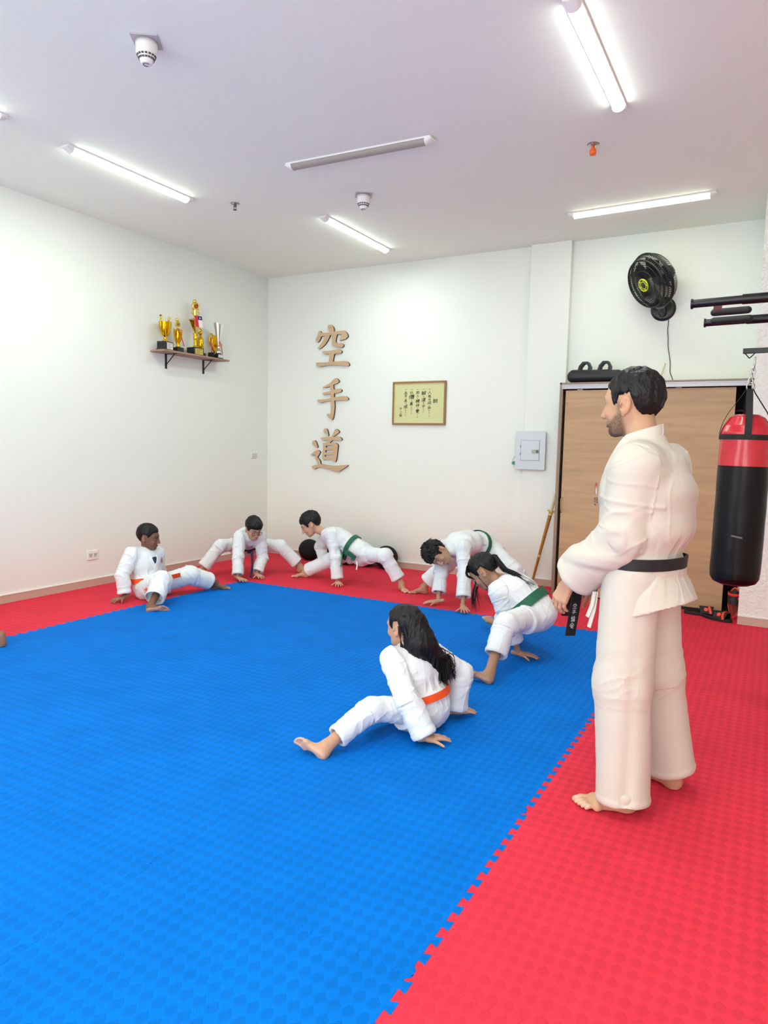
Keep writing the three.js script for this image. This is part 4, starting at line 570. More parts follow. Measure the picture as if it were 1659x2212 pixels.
// a head in its own axes: x to the person's left, y up, z out of the face; head height 0.235 at scale 1
function headField(o) {
  const P = (x, y, z) => V(x, y, z), X = V(1, 0, 0), Y = V(0, 1, 0), Z = V(0, 0, 1), kid = o.kid ? 1 : 0, L = [];
  L.push([ell(P(0, 0.034, -0.014), X, Y, Z, 0.0765, 0.086, 0.097), 0]);
  L.push([ell(P(0, 0.012, 0.04), X, Y, Z, 0.062, 0.07, 0.052), 0.03], [ell(P(0, -0.045, 0.03), X, Y, Z, 0.053 + 0.004 * kid, 0.062 - 0.006 * kid, 0.056), 0.03]);
  for (const s of [-1, 1]) L.push([cone(P(s * 0.05, -0.035, -0.004), P(s * 0.03, -0.088 + 0.008 * kid, 0.05), 0.02, 0.018), 0.03], [ell(P(s * 0.038, -0.028, 0.066), X, Y, Z, 0.02 + 0.003 * kid, 0.02, 0.017), 0.02], [cone(P(s * 0.012, 0.027, 0.091), P(s * 0.044, 0.026, 0.072), 0.0075, 0.008), 0.016]);
  L.push([ell(P(0, -0.094 + 0.01 * kid, 0.068), X, Y, Z, 0.021, 0.017, 0.016), 0.025]);
  const u = blend(L), nose = blend([[cone(P(0, 0.012, 0.093), P(0, -0.03, 0.108 - 0.004 * kid), 0.0085, 0.011), 0], [ell(P(0, -0.034, 0.108 - 0.004 * kid), X, Y, Z, 0.0115, 0.01, 0.0125), 0.006], [ell(P(0.0125, -0.037, 0.097), X, Y, Z, 0.0075, 0.0075, 0.0095), 0.006], [ell(P(-0.0125, -0.037, 0.097), X, Y, Z, 0.0075, 0.0075, 0.0095), 0.006]]);
  const lips = blend([[cone(P(-0.02, -0.063, 0.083), P(0, -0.061, 0.0955), 0.004, 0.0058), 0], [cone(P(0.02, -0.063, 0.083), P(0, -0.061, 0.0955), 0.004, 0.0058), 0.004], [cone(P(-0.016, -0.071, 0.085), P(0.016, -0.071, 0.085), 0.005, 0.005), 0.003], [ell(P(0, -0.071, 0.0915), X, Y, Z, 0.014, 0.0058, 0.0065), 0.005]]);
  const socket = [-1, 1].map((s) => ell(P(s * 0.0315, 0.004, 0.096), X, Y, Z, 0.0185, 0.0125, 0.0125)), lid = [-1, 1].map((s) => ell(P(s * 0.0315, 0.0035, 0.0755), X, Y, Z, 0.0145, 0.0125, 0.0133));
  const nost = [-1, 1].map((s) => ell(P(s * 0.007, -0.044, 0.103), X, Y, Z, 0.0036, 0.0036, 0.005)), mouth = ell(P(0, -0.0665, 0.1), X, Y, Z, 0.021, 0.0016, 0.012);
  const ears = [-1, 1].map((s) => { const c = P(s * 0.082, -0.004, -0.014), ax = V(s, 0, -0.35).normalize(), ay = V(0, 0.98, -0.18).normalize(), az = ax.clone().cross(ay); const e = ell(c, ax, ay, az, 0.0085, 0.033, 0.0195), hole = ell(P(s * 0.0905, 0.001, -0.011), ax, ay, az, 0.0075, 0.021, 0.0115), conch = ell(P(s * 0.088, -0.008, -0.005), ax, ay, az, 0.009, 0.009, 0.007), lobe = ell(P(s * 0.079, -0.035, -0.004), ax, ay, az, 0.006, 0.009, 0.008), root = cone(P(s * 0.07, 0.01, -0.006), P(s * 0.07, -0.028, 0.0), 0.009, 0.008); return (x, y, z) => { if (x * s < 0.04) return 1; let d = smax(e(x, y, z), -hole(x, y, z), 0.004); d = smin(d, lobe(x, y, z), 0.006); d = smin(d, root(x, y, z), 0.008); return smax(d, -conch(x, y, z), 0.003); }; });
  return (x, y, z) => { let d = u(x, y, z); if (z > 0.05) { d = smin(d, nose(x, y, z), 0.012); d = smax(d, -min(socket[0](x, y, z), socket[1](x, y, z)), 0.012); d = smin(d, min(lid[0](x, y, z), lid[1](x, y, z)), 0.004); d = smin(d, lips(x, y, z), 0.005); d = smax(d, -mouth(x, y, z), 0.0025); d = smax(d, -min(nost[0](x, y, z), nost[1](x, y, z)), 0.002); } return smin(d, min(ears[0](x, y, z), ears[1](x, y, z)), 0.006); };
}
function strand(pts, r0, r1, sides = 5, seg = 14) {   // a tapering lock of hair
  const c = new THREE.CatmullRomCurve3(pts, false, 'centripetal'), pos = [], idx = []; let U = V(0.31, 0.22, 0.92);
  for (let i = 0; i <= seg; i++) { const t = i / seg, p = c.getPoint(t), T = c.getTangent(t); U = ortho(U, T); const W = T.clone().cross(U), r = r0 + (r1 - r0) * t * t; for (let k = 0; k < sides; k++) { const a = (k / sides) * 2 * PI, q = p.clone().addScaledVector(U, cos(a) * r).addScaledVector(W, sin(a) * r * 0.6); pos.push(q.x, q.y, q.z); } }
  for (let i = 0; i < seg; i++) for (let k = 0; k < sides; k++) { const a = i * sides + k, b = i * sides + ((k + 1) % sides); idx.push(a, b, a + sides, b, b + sides, a + sides); }
  const g = new THREE.BufferGeometry(); g.setAttribute('position', new THREE.Float32BufferAttribute(pos, 3)); g.setIndex(idx); g.computeVertexNormals(); return g;
}
const skinMat = M(0xffffff, 0.55, { vertexColors: true, specularIntensity: 0.6 });
const giWhite = M(lin(0xdadddf), 0.9), giCream = M(lin(0xc6bfb3), 0.9), giCollar = M(lin(0xdfe2e4), 0.85), creamCollar = M(lin(0xccc5ba), 0.85);
const hairBlack = M(lin(0x0d0b0c), 0.5, { specularIntensity: 0.6 }), eyeWhite = M(lin(0xd8d2cc), 0.25), iris = M(lin(0x120b08), 0.2);
const YH = [[0.12, 0], [0.064, 0], [0.054, -0.02], [0.042, -0.06], [0.024, -0.082], [0.013, -0.03], [-0.03, -0.026], [-0.043, -0.075], [-0.06, -0.125], [-0.2, -0.135]];   // hairline relative to the front, by z
function person(o) {
  const k = o.k, base = V(o.at[0], 0, o.at[1]), t = thing('person', o.label, 'person', [base.x, 0, base.z]);
  const add = (name, g, m, parent = t) => { if (g.attributes.position) g.translate(-base.x, -base.y, -base.z); return mesh(parent, name, g, m); };
  const P = V(...o.P), N = V(...o.N), pr = nrm(V(...o.pr)), cr = nrm(V(...o.cr)), gi = o.cream ? giCream : giWhite, coll = o.cream ? creamCollar : giCollar, h = o.cell ?? 0.007, F3 = o.fold ?? 1;
  const axis = nrm(N.clone().sub(P)), back0 = pr.clone().cross(axis), mid = mixv(P, N, 0.5).addScaledVector(back0, (o.bulge ?? 0.03) * k), len = N.distanceTo(P);
  const spine = (s) => { if (s < 0) return P.clone().addScaledVector(nrm(mid.clone().sub(P)), s * len); const a = mixv(P, mid, s), b = mixv(mid, N, s); return mixv(a, b, s); };
  const frame = (s) => { const e = 0.02, up = nrm(spine(s + e).sub(spine(s - e < 0 && s >= 0 ? s : s - e))), r = ortho(mixv(pr, cr, max(0, min(1, s))), up); return { c: spine(s), up, r, f: up.clone().cross(r) }; };
  // --- limbs
  const C = frame(0.92), H0 = frame(0), arms = {}, legs = {};
  for (const s of ['L', 'R']) {
    const q = s === 'L' ? -1 : 1, A = o['arm' + s], G = o['leg' + s];
    const S = A.sh ? V(...A.sh) : N.clone().addScaledVector(cr, q * 0.165 * k * (o.shw ?? 1)).addScaledVector(C.up, -0.045 * k), W = V(...A.w), E = ik(S, W, (o.ua ?? 0.29) * k, (o.fa ?? 0.26) * k, V(...A.pole));
    arms[s] = { S, E, W, dir: V(...A.dir), n: V(...A.n), pose: A.pose ?? {}, cuff: A.cuff ?? 0.93, s: q };
    const Hp = P.clone().addScaledVector(pr, q * 0.09 * k).addScaledVector(H0.up, -0.01 * k), hl = V(...G.heel), Fd = nrm(V(...G.fwd)), U = ortho(V(...G.up), Fd), fk = o.fk ?? k, ank = hl.clone().addScaledVector(Fd, 0.058 * fk).addScaledVector(U, 0.085 * fk), K = ik(Hp, ank, (o.th ?? 0.43) * k, (o.sh ?? 0.42) * k, V(...G.pole));
    legs[s] = { Hp, K, ank, hl, Fd, U, hem: G.hem ?? 0.86, s: q, rh: G.rh ?? o.hemR ?? 0.105 };
  }
  // --- body: one continuous skin surface
  const torsoSt = o.stn ?? [[0, 0.165, 0.125, 0.13], [0.22, 0.152, 0.115, 0.12], [0.48, 0.163, 0.122, 0.13], [0.72, 0.178, 0.125, 0.12], [0.9, 0.135, 0.09, 0.09]];
  const build = (sc, ext = 0) => torsoSt.map(([s, w, d, hh], i) => { const q = frame(s); return [ell(q.c, q.r, q.up, q.f, w * k * sc * (o.bw ?? 1) + ext, hh * k * 1.05, d * k * sc * (o.bd ?? 1) + ext), 0.07 * k]; });
  const tone = o.skin, body = build(0.8), gs = [];
  for (const s of ['L', 'R']) { const a = arms[s], g = legs[s]; body.push([cone(a.S, a.E, 0.048 * k, 0.038 * k), 0.04 * k], [cone(a.E, a.W, 0.039 * k, 0.024 * k), 0.02 * k], [cone(g.Hp, g.K, 0.075 * k, 0.052 * k), 0.04 * k], [cone(g.K, g.ank, 0.05 * k, 0.036 * k), 0.03 * k]); }
  const Hc = V(...o.head), hF = nrm(V(...o.F)), hU = ortho(V(...o.U), hF), hX = hU.clone().cross(hF), hk = o.hk, toL = (v) => { const d = v.clone().sub(Hc).divideScalar(hk); return V(d.dot(hX), d.dot(hU), d.dot(hF)); }, hm = new THREE.Matrix4().makeBasis(hX, hU, hF).scale(V(hk, hk, hk)).setPosition(Hc);
  body.push([cone(N.clone().addScaledVector(C.up, -0.03 * k), Hc.clone().addScaledVector(hU, -0.05 * hk).addScaledVector(hF, -0.015 * hk), 0.05 * k, 0.045 * hk), 0.03]);
  { const pts = [P, N, Hc]; for (const s of ['L', 'R']) pts.push(arms[s].E, arms[s].W, arms[s].S, legs[s].K, legs[s].ank); const b = bounds(pts, 0.14 * k); gs.push(paint(surface(blend(body), b.min, b.max, 0.0125), () => tone)); }
  { // head and neck
    const n0 = toL(N.clone().addScaledVector(C.up, -0.03 * k)), nr = ((o.neckR ?? 0.052) * k) / hk, hf = headField(o), nk = blend([[cone(V(0, -0.045, -0.022), mixv(V(0, -0.045, -0.022), n0, 0.7), nr * 1.02, nr), 0], [cone(mixv(V(0, -0.045, -0.022), n0, 0.7), n0, nr, nr * 1.35), 0.03]]), f = (x, y, z) => smin(hf(x, y, z), nk(x, y, z), 0.022);
    const b = bounds([V(0.1, 0.125, 0.12), V(-0.1, -0.13, -0.12), n0], 0.02), g = surface(f, b.min, b.max, (o.headCell ?? 0.0032) / hk);
    const lip = o.lip ?? mix3(tone, [0.42, 0.14, 0.12], 0.45), blush = mix3(tone, [0.75, 0.3, 0.22], 0.25), dark = [0.03, 0.022, 0.018], bd = o.beard;
    paint(g, (x, y, z) => {
      let c = tone; c = mix3(c, blush, 0.7 * max(gauss(abs(x), y, z, [0.042, -0.03, 0.075], 0.022), gauss(x, y, z, [0, -0.032, 0.115], 0.014), gauss(abs(x), y, z, [0.088, -0.005, -0.014], 0.03)));
      c = mix3(c, lip, 0.9 * max(gauss(x * 0.45, y, z, [0, -0.0625, 0.097], 0.0075), gauss(x * 0.5, y, z, [0, -0.0715, 0.095], 0.0075)));
      const br = abs(x) > 0.01 && abs(x) < 0.053 ? exp(-(((y - 0.0285 + 5 * (abs(x) - 0.03) ** 2) / 0.0042) ** 2)) * sm(0.055, 0.07, z) * sm(0.008, 0.016, abs(x)) : 0; c = mix3(c, dark, 0.9 * br);
      c = mix3(c, dark, 0.75 * (abs(x) > 0.015 && abs(x) < 0.048 ? exp(-(((y - 0.0095 + 9 * (abs(x) - 0.0315) ** 2) / 0.0022) ** 2)) * sm(0.06, 0.075, z) : 0));
      if (bd) { const n = 0.5 + 0.5 * nz3(x * 260, y * 120, z * 260); const edge = -0.034 - 0.02 * sm(0.03, 0.075, z) + 0.02 * sm(0.045, 0.06, abs(x)) * sm(0.06, 0.0, z); let m = sm(0.0, 0.02, edge - y) * sm(-0.135, -0.112, y + 0.15 * max(0, 0.04 - z)) * sm(-0.008, 0.012, z); m = max(m, gauss(x * 0.55, y, z, [0, -0.053, 0.098], 0.0085)); m *= 1 - 0.95 * gauss(x * 0.5, y, z, [0, -0.067, 0.095], 0.0075); m = max(m, 0.75 * sm(0.052, 0.06, abs(x)) * sm(-0.05, -0.03, y) * sm(0.03, 0.0, y) * exp(-(((z - 0.018) / 0.011) ** 2))); c = mix3(c, bd, min(0.93, m * (0.55 + 0.6 * n) * (0.75 + 0.35 * sm(0.04, 0.08, z)))); }
      return c;
    });
    g.applyMatrix4(hm); gs.push(g);
  }
  for (const s of ['L', 'R']) {
    const a = arms[s], g = legs[s];
    gs.push(handGeo(a.W, a.dir, a.n, -a.s, o.handk ?? k, a.pose, o.handCell ?? 0.0035, mix3(tone, [0.7, 0.35, 0.26], 0.2)));
    gs.push(footGeo(g.hl, g.Fd, g.U, g.s * -1, o.fk ?? k, g.K, o.footCell ?? 0.004, tone, mix3(tone, [0.75, 0.42, 0.32], 0.55)));
  }
  const skinMesh = add('body', joinGeo(gs), skinMat);
  for (const s of [-1, 1]) { const e = new THREE.Group(); const at = V(s * 0.0315, 0.003, 0.0785).applyMatrix4(hm); const ball = mesh(t, 'eye', new THREE.SphereGeometry(0.0118 * hk, 18, 12), eyeWhite); ball.position.copy(at).sub(base); const look = nrm(V(...(o.look ?? o.F))); ball.quaternion.setFromRotationMatrix(new THREE.Matrix4().lookAt(look, V(0, 0, 0), hU)); ball.scale.y = 0.62; mesh(ball, 'iris', mv(rot(new THREE.SphereGeometry(0.0066 * hk, 16, 8, 0, PI * 2, 0, PI / 2), PI / 2).scale(1, 1, 0.45), 0, 0, 0.0095 * hk), iris); }
  // --- trousers
  const wr = (segs, amp) => { const S = segs.map(([a, b, r, j0, j1, am = 1]) => { const d = b.clone().sub(a), L = d.length(), u = d.divideScalar(L), e1 = ortho(V(0.3, 0.8, 0.5), u), e2 = u.clone().cross(e1); return { a, u, L, e1, e2, r, j0, j1, am, q: a.x * 7 + a.z * 5 }; });
    return (x, y, z) => { let bs = null, bd = 1e9, bh = 0; for (const s of S) { const px = x - s.a.x, py = y - s.a.y, pz = z - s.a.z; let hh = px * s.u.x + py * s.u.y + pz * s.u.z; hh = max(0, min(s.L, hh)); const dx = px - s.u.x * hh, dy = py - s.u.y * hh, dz = pz - s.u.z * hh, d = sqrt(dx * dx + dy * dy + dz * dz) / s.r; if (d < bd) { bd = d; bs = s; bh = hh; } }
      const s = bs, px = x - s.a.x, py = y - s.a.y, pz = z - s.a.z, w1 = px * s.e1.x + py * s.e1.y + pz * s.e1.z, w2 = px * s.e2.x + py * s.e2.y + pz * s.e2.z, u = px * s.u.x + py * s.u.y + pz * s.u.z;
      const J = s.j0 * exp(-((u / (0.17 * k)) ** 2)) + s.j1 * exp(-(((s.L - u) / (0.17 * k)) ** 2)), c = nz3((u + 0.4 * w1) / (0.17 * k) + s.q, w1 / (0.34 * k), w2 / (0.34 * k)), d = nz3(u / (0.6 * k) + s.q + 9, w1 / (0.2 * k), w2 / (0.2 * k)), e = nz3((u - 0.55 * w2) / (0.13 * k) + s.q + 20, w1 / (0.25 * k), w2 / (0.25 * k));
      return amp * s.am * k * (J * (0.008 * c - 0.007 * exp(-((c / 0.13) ** 2)) - 0.0045 * exp(-((e / 0.12) ** 2))) + 0.006 * d - 0.003 * exp(-((d / 0.1) ** 2))); }; };
  { const L = [[ell(P.clone().addScaledVector(H0.f, (o.hipF ?? 0) * k), H0.r, H0.up, H0.f, (o.hipW ?? 0.172) * k, 0.12 * k, (o.hipD ?? 0.14) * k), 0]], segs = [];
    for (const s of ['L', 'R']) { const g = legs[s], kr = (o.kneeR ?? 0.095) * k, hr = g.rh * k, e = mixv(g.K, g.ank, g.hem), u = nrm(g.ank.clone().sub(g.K)), far = mixv(g.K, g.ank, g.hem + 0.25), slope = (hr - kr) / g.hem, rf = kr + slope * (g.hem + 0.25);
      L.push([cone(g.Hp, g.K, (o.thighR ?? 0.108) * k, kr), 0.06 * k]);
      const outer = cone(g.K, far, kr, rf), pl = plane(e, u), wt = max(0.008, h * 1.9), inner = cone(mixv(g.K, g.ank, 0.3), far, kr + slope * 0.3 - wt, rf - wt), hemB = (x, y, z) => { const q = pl(x, y, z); return 0.003 * exp(-(((q + 0.016) / 0.011) ** 4)); };
      L.push([(x, y, z) => max(smax(outer(x, y, z), pl(x, y, z), 0.004), -max(inner(x, y, z), -pl(x, y, z) - 0.05)) - hemB(x, y, z), 0.04 * k]); segs.push([g.Hp, g.K, 0.108 * k, 0.6, 1, o.legFold ?? 1], [g.K, mixv(g.K, g.ank, g.hem), 0.1 * k, 1, 0.25, o.legFold ?? 1]); }
    const pts = [P]; for (const s of ['L', 'R']) pts.push(legs[s].K, legs[s].ank); const b = bounds(pts, 0.21 * k), w = wr(segs, F3), grd = o.pleat ? (x, y, z) => { let d = 0; for (const q of o.pleat) { const a = V(...q[0]), c = V(...q[1]), e = c.clone().sub(a), p = V(x, y, z).sub(a), hh = max(0, min(1, p.dot(e) / e.lengthSq())), dd = p.addScaledVector(e, -hh).length(); d += q[2] * exp(-((dd / q[3]) ** 2)); } return d; } : () => 0;
    add('trousers', crease(displace(surface(blend(L), b.min, b.max, h), (x, y, z) => w(x, y, z) * (y < 0.03 ? 0.3 : 1) + grd(x, y, z))), gi); }
  // --- jacket
  const tor = build(1.06 * (o.jacket ?? 1), 0.012), sk = o.skirt ?? {}, tL = tor.slice();
  for (const [s, w, d, hh] of sk.st ?? [[-0.12, 0.178, 0.15, 0.13]]) { const q = frame(s); tL.push([ell(q.c, q.r, q.up, q.f, w * k, hh * k, d * k), 0.05 * k]); }
  if (sk.cone) { const q = frame(o.beltT ?? 0.2), [dn, w0, d0, w1, d1, off] = sk.cone, c0 = q.c, dir = V(0, -1, 0).addScaledVector(q.f, off ?? 0).normalize(), r = ortho(q.r, dir), f = dir.clone().negate().cross(r), Lc = dn * k;
    tL.push([(x, y, z) => { x -= c0.x; y -= c0.y; z -= c0.z; const v = x * dir.x + y * dir.y + z * dir.z, m = max(0, min(1, v / Lc)), w = (w0 + (w1 - w0) * m) * k, d = (d0 + (d1 - d0) * m) * k, a = x * r.x + y * r.y + z * r.z, b = x * f.x + y * f.y + z * f.z, ra = sqrt((a / w) ** 2 + (b / d) ** 2); let q = max((ra - 1) * min(w, d) * 0.9, v - Lc + (sk.tilt ?? 0) * b, -v - 0.01); if (sk.slit) { const [b0, k0, b1, k1] = sk.slit, wd = max(b0 + k0 * v - b, b - b1 - k1 * v, a, -v); q = max(q, -wd * 0.9); } return q; }, 0.02 * k]); }
  const torF = blend(tL), jl = [[torF, 0]], sleeves = [], segs = [[frame(0.05).c, frame(0.9).c, 0.16 * k, 0.5, 0.35, 0.9]];
  for (const s of ['L', 'R']) { const a = arms[s], g = legs[s], rs = 0.086 * k, re = (o.elbR ?? 0.076) * k, rc = (o.cuffR ?? 0.078) * k, e = mixv(a.E, a.W, a.cuff), u = nrm(a.W.clone().sub(a.E)), far = mixv(a.E, a.W, a.cuff + 0.3), rf = re + ((rc - re) * (a.cuff + 0.3)) / a.cuff, pl = plane(e, u);
    jl.push([cone(N.clone().addScaledVector(C.up, -0.05 * k).addScaledVector(cr, a.s * 0.05 * k), a.S, 0.07 * k, 0.074 * k), 0.05 * k], [cone(N.clone().addScaledVector(C.up, -0.035 * k), N.clone().addScaledVector(C.up, 0.012 * k), 0.078 * k, 0.066 * k), 0.03 * k]); const ua = cone(a.S, a.E, rs, re), uad = a.E.clone().sub(a.S), uaL = uad.lengthSq();
    const outer = cone(a.E, far, re, rf), wt = max(0.008, h * 1.9), inner = cone(mixv(a.E, a.W, 0.45), far, re + (rc - re) * 0.45 - wt, rf - wt), cf = (x, y, z) => { const q = pl(x, y, z); return 0.0025 * exp(-(((q + 0.017) / 0.012) ** 4)); };
    const lo = (x, y, z) => max(smax(outer(x, y, z), pl(x, y, z), 0.003), -max(inner(x, y, z), -pl(x, y, z) - 0.06)) - cf(x, y, z);
    sleeves.push((x, y, z, d) => { const hh = max(0, min(1, ((x - a.S.x) * uad.x + (y - a.S.y) * uad.y + (z - a.S.z) * uad.z) / uaL)), e = smin(ua(x, y, z), lo(x, y, z), 0.03 * k); return smin(d, e, k * (0.055 - 0.047 * sm(0.05, 0.6, hh))); }); segs.push([a.S, a.E, 0.08 * k, 0.8, 0.9], [a.E, e, 0.078 * k, 0.9, 0.15]);
    const fl = sk.flap ?? 0.4; if (fl) { const Fe = mixv(g.Hp, g.K, fl), ax = nrm(g.K.clone().sub(g.Hp)), fp = plane(Fe, ax), oc = cone(mixv(g.Hp, g.K, 0.12).addScaledVector(H0.up, -0.035 * k), mixv(g.Hp, g.K, fl + 0.3), 0.112 * k, (sk.flapR ?? 0.128) * k); jl.push([(x, y, z) => smax(oc(x, y, z), fp(x, y, z), 0.006), 0.03 * k]); segs.push([g.Hp, Fe, 0.12 * k, 0.5, 0]); } }
  const jb = blend(jl), jf = (x, y, z) => { let d = jb(x, y, z); for (const q of sleeves) d = q(x, y, z, d); return d; }, bt = o.beltT ?? 0.2, B = frame(bt), w = wr(segs, F3), pts = [P, N]; for (const s of ['L', 'R']) pts.push(arms[s].S, arms[s].E, mixv(arms[s].E, arms[s].W, arms[s].cuff), mixv(legs[s].Hp, legs[s].K, 0.4)); if (sk.cone) pts.push(P.clone().setY(P.y - sk.cone[0] * k + 0.2));
  const bb = bounds(pts, 0.2 * k), seam = o.seams ?? [];
  const jg = displace(surface(jf, bb.min, bb.max, h), (x, y, z) => {
    const v = V(x, y, z).sub(B.c), s = v.dot(B.up), rr = v.addScaledVector(B.up, -s).length(), near = sm(0.4 * k, 0.26 * k, rr); const band = near * exp(-((s / (0.03 * k)) ** 4)); let d = w(x, y, z) * (1 - 0.95 * band);
    const up = exp(-(((s - 0.075 * k) / (0.045 * k)) ** 2)), dn = exp(-(((s + 0.07 * k) / (0.05 * k)) ** 2)), th = Math.atan2(v.dot(B.r), v.dot(B.f)), cz = nz3(sin(th) * 2.6, cos(th) * 2.6, s / (0.5 * k)), cr2 = exp(-((cz / 0.14) ** 2));
    d += near * k * (-0.014 * band + up * (0.01 + 0.008 * cz - 0.006 * cr2) * F3 - dn * 0.005 * cr2 * F3);
    for (const a of [arms.L, arms.R]) { const u = nrm(a.E.clone().sub(a.S)), q = V(x, y, z).sub(a.S), m = q.dot(u) - 0.5 * a.S.distanceTo(a.E), lat = q.addScaledVector(u, -q.dot(u)).length(); if (lat < 0.13 * k) d -= 0.004 * k * exp(-((m / (0.0055 + h * 0.4)) ** 2)); }
    for (const q of seam) { const a = V(...q[0]), c = V(...q[1]), e = c.clone().sub(a), p = V(x, y, z).sub(a), hh = max(0, min(1, p.dot(e) / e.lengthSq())), dd = p.addScaledVector(e, -hh).length(); d += q[2] * exp(-((dd / q[3]) ** 2)); }
    return d; });
  add('jacket', jg, gi);
  const cast = (s, deg, off = 0.004, fld = torF) => { const q = frame(s), a = (deg * PI) / 180, d = q.f.clone().multiplyScalar(cos(a)).addScaledVector(q.r, sin(a)); let r = 0.34 * k; while (r > 0.02 && fld(q.c.x + d.x * r, q.c.y + d.y * r, q.c.z + d.z * r) > 0) r -= 0.002; return { p: q.c.clone().addScaledVector(d, r + off), n: d, q }; };
  // --- collar bands and what shows between them
  if (o.lapel !== false) {
    const nr = 0.072 * k, up = C.up, cf = C.f, O = N.clone().addScaledVector(up, o.collarUp ?? -0.01 * k).addScaledVector(cf, 0.005 * k);
    for (const q of [1, -1]) {
      const pts = [], ns = [], put = (p, n) => { pts.push(p); ns.push(n); };
      for (let i = 0; i <= 5; i++) { const a = PI - (i / 5) * 2.1, d = cf.clone().multiplyScalar(cos(a)).addScaledVector(cr, q * sin(a)); put(O.clone().addScaledVector(d, nr * (1 + 0.06 * (i === 5)) + (q > 0 ? 0.002 : 0)).addScaledVector(up, (0.028 - 0.006 * i) * k), d); }
      for (const [s, a] of o.vcut ?? [[0.82, 20], [0.68, 12], [0.55, 2], [0.42, -12], [0.28, -28], [0.2, -36]]) { const c = cast(s, a * q, q < 0 ? 0.011 * k : 0.005 * k); put(c.p, c.n); }
      const cv = new THREE.CatmullRomCurve3(pts, false, 'centripetal'), cn = new THREE.CatmullRomCurve3(ns, false, 'centripetal'), A = [], Us = []; for (let i = 0; i <= 44; i++) { const tt = i / 44, u = cv.getUtoTmapping(tt, 0), T = cv.getTangent(u), n = cn.getPoint(u).normalize(); A.push(cv.getPoint(u)); Us.push(n.cross(T)); }
      add('collar', ribbon(A, Us, 0.043 * k, 0.007), coll);
    }
    if (o.vee) { const pos = [], idx = [], R = 14; for (let i = 0; i <= R; i++) for (let j = 0; j <= 8; j++) { const s = 0.54 + (0.42 * i) / R, wdt = 2 + 24 * Math.pow(i / R, 0.9), c = cast(s, -wdt + (2 * wdt * j) / 8, 0.003); const p = c.p; if (s > 0.86) p.addScaledVector(c.n, -(s - 0.86) * 0.3 * k); pos.push(p.x, p.y, p.z); }
      for (let i = 0; i < R; i++) for (let j = 0; j < 8; j++) { const a = i * 9 + j; idx.push(a, a + 1, a + 10, a, a + 10, a + 9); }
      const g = new THREE.BufferGeometry(); g.setAttribute('position', new THREE.Float32BufferAttribute(pos, 3)); g.setIndex(idx); g.computeVertexNormals(); add('undershirt', g, M(lin(o.vee), 0.8, { side: THREE.DoubleSide })); }
  }
  // --- belt
  { const bm = M(lin(o.belt), 0.6, { sheen: 0.3, sheenRoughness: 0.5, sheenColor: lin(o.belt) }), ring = [], ups = [], bw = o.beltW ?? 0.04; for (let i = 0; i <= 72; i++) { const c = cast(bt + (o.beltTilt ?? 0) * cos((i / 72) * 2 * PI), (i / 72) * 360, 0.007 + 0.014 * k, jb); ring.push(c.p); ups.push(c.q.up); }
    const bg = add('belt', ribbon(ring, ups, bw, 0.007), bm); const c = cast(bt, o.knotAt ?? 0, 0.02 + 0.014 * k, jb), K = new RoundedBoxGeometry(0.05, bw * 1.15, 0.028, 3, 0.01); const kx = c.q.up.clone().cross(c.n); K.applyMatrix4(new THREE.Matrix4().makeBasis(kx, c.q.up, c.n).setPosition(c.p)); add('belt_knot', K, bm);
    for (const T of o.tails ?? []) { const pts = [c.p.clone().addScaledVector(c.n, 0.008), ...T.p.map((q) => V(...q))], cv = new THREE.CatmullRomCurve3(pts, false, 'centripetal'), A = []; for (let i = 0; i <= 24; i++) A.push(cv.getPoint(i / 24)); const tw = V(...(T.w ?? kx.toArray())); add('belt_tail', ribbon(A, tw, bw, 0.007), T.map ? T.map(A) ?? bm : bm); if (T.extra) T.extra(A, tw, add); } }
  // --- hair
  if (o.hair) { const q = o.hair, X = V(1, 0, 0), Y = V(0, 1, 0), Z = V(0, 0, 1), th = q.thick ?? 0.008, L = [[ell(V(0, 0.036 + (q.top ?? 0), -0.016), X, Y, Z, 0.0775 + th, 0.088 + th + (q.top ?? 0), 0.099 + th), 0]]; for (const e of q.blobs ?? []) L.push([ell(V(...e[0]), X, Y, Z, ...e[1]), 0.02]);
    const sh = blend(L), fr = q.front ?? 0.07, side = q.side ?? 0, yh = (z, x) => { let i = 0; while (i < YH.length - 2 && z < YH[i + 1][0]) i++; const a = YH[i], b = YH[i + 1], tt = max(0, min(1, (a[0] - z) / (a[0] - b[0]))), e = fr + (a[1] + (b[1] - a[1]) * tt) * (q.drop ?? 1); return z > 0.045 ? e + (q.arch ?? 0) * x * x : e + side; };
    const f = (x, y, z) => { const fl = q.flow ?? 0.3, e = nz3(x * 34 + 5, y * 34 * fl, z * 34), s2 = nz3(x * 150, y * 150 * fl, z * 150 * 0.6); return smax(sh(x, y, z) - (q.rough ?? 0.004) * (e + 0.45 * s2), (yh(z, abs(x)) + (q.jag ?? 0.006) * nz3(x * 90, 3, z * 70) - y) * 0.8, 0.008); };
    const R = 0.14 + (q.grow ?? 0), g = surface(f, V(-R, -R, -R), V(R, R, R), q.cell ?? 0.0035, 1.5); g.applyMatrix4(hm); const all = [g];
    if (q.extra) for (const e of q.extra({ hm, hX, hU, hF, Hc, hk, N, frame, torF, base })) all.push(e);
    for (const e of all) for (const kk of Object.keys(e.attributes)) if (kk !== 'position' && kk !== 'normal') e.deleteAttribute(kk);
    add('hair', mergeGeometries(all.map((e) => (e.index ? e : mergeVertices(e)))), hairBlack); }
  if (o.more) o.more({ t, add, cast, frame, hm, arms, legs, hF, hU, hX, hk, Hc, k, mesh, base });
  return t;
}
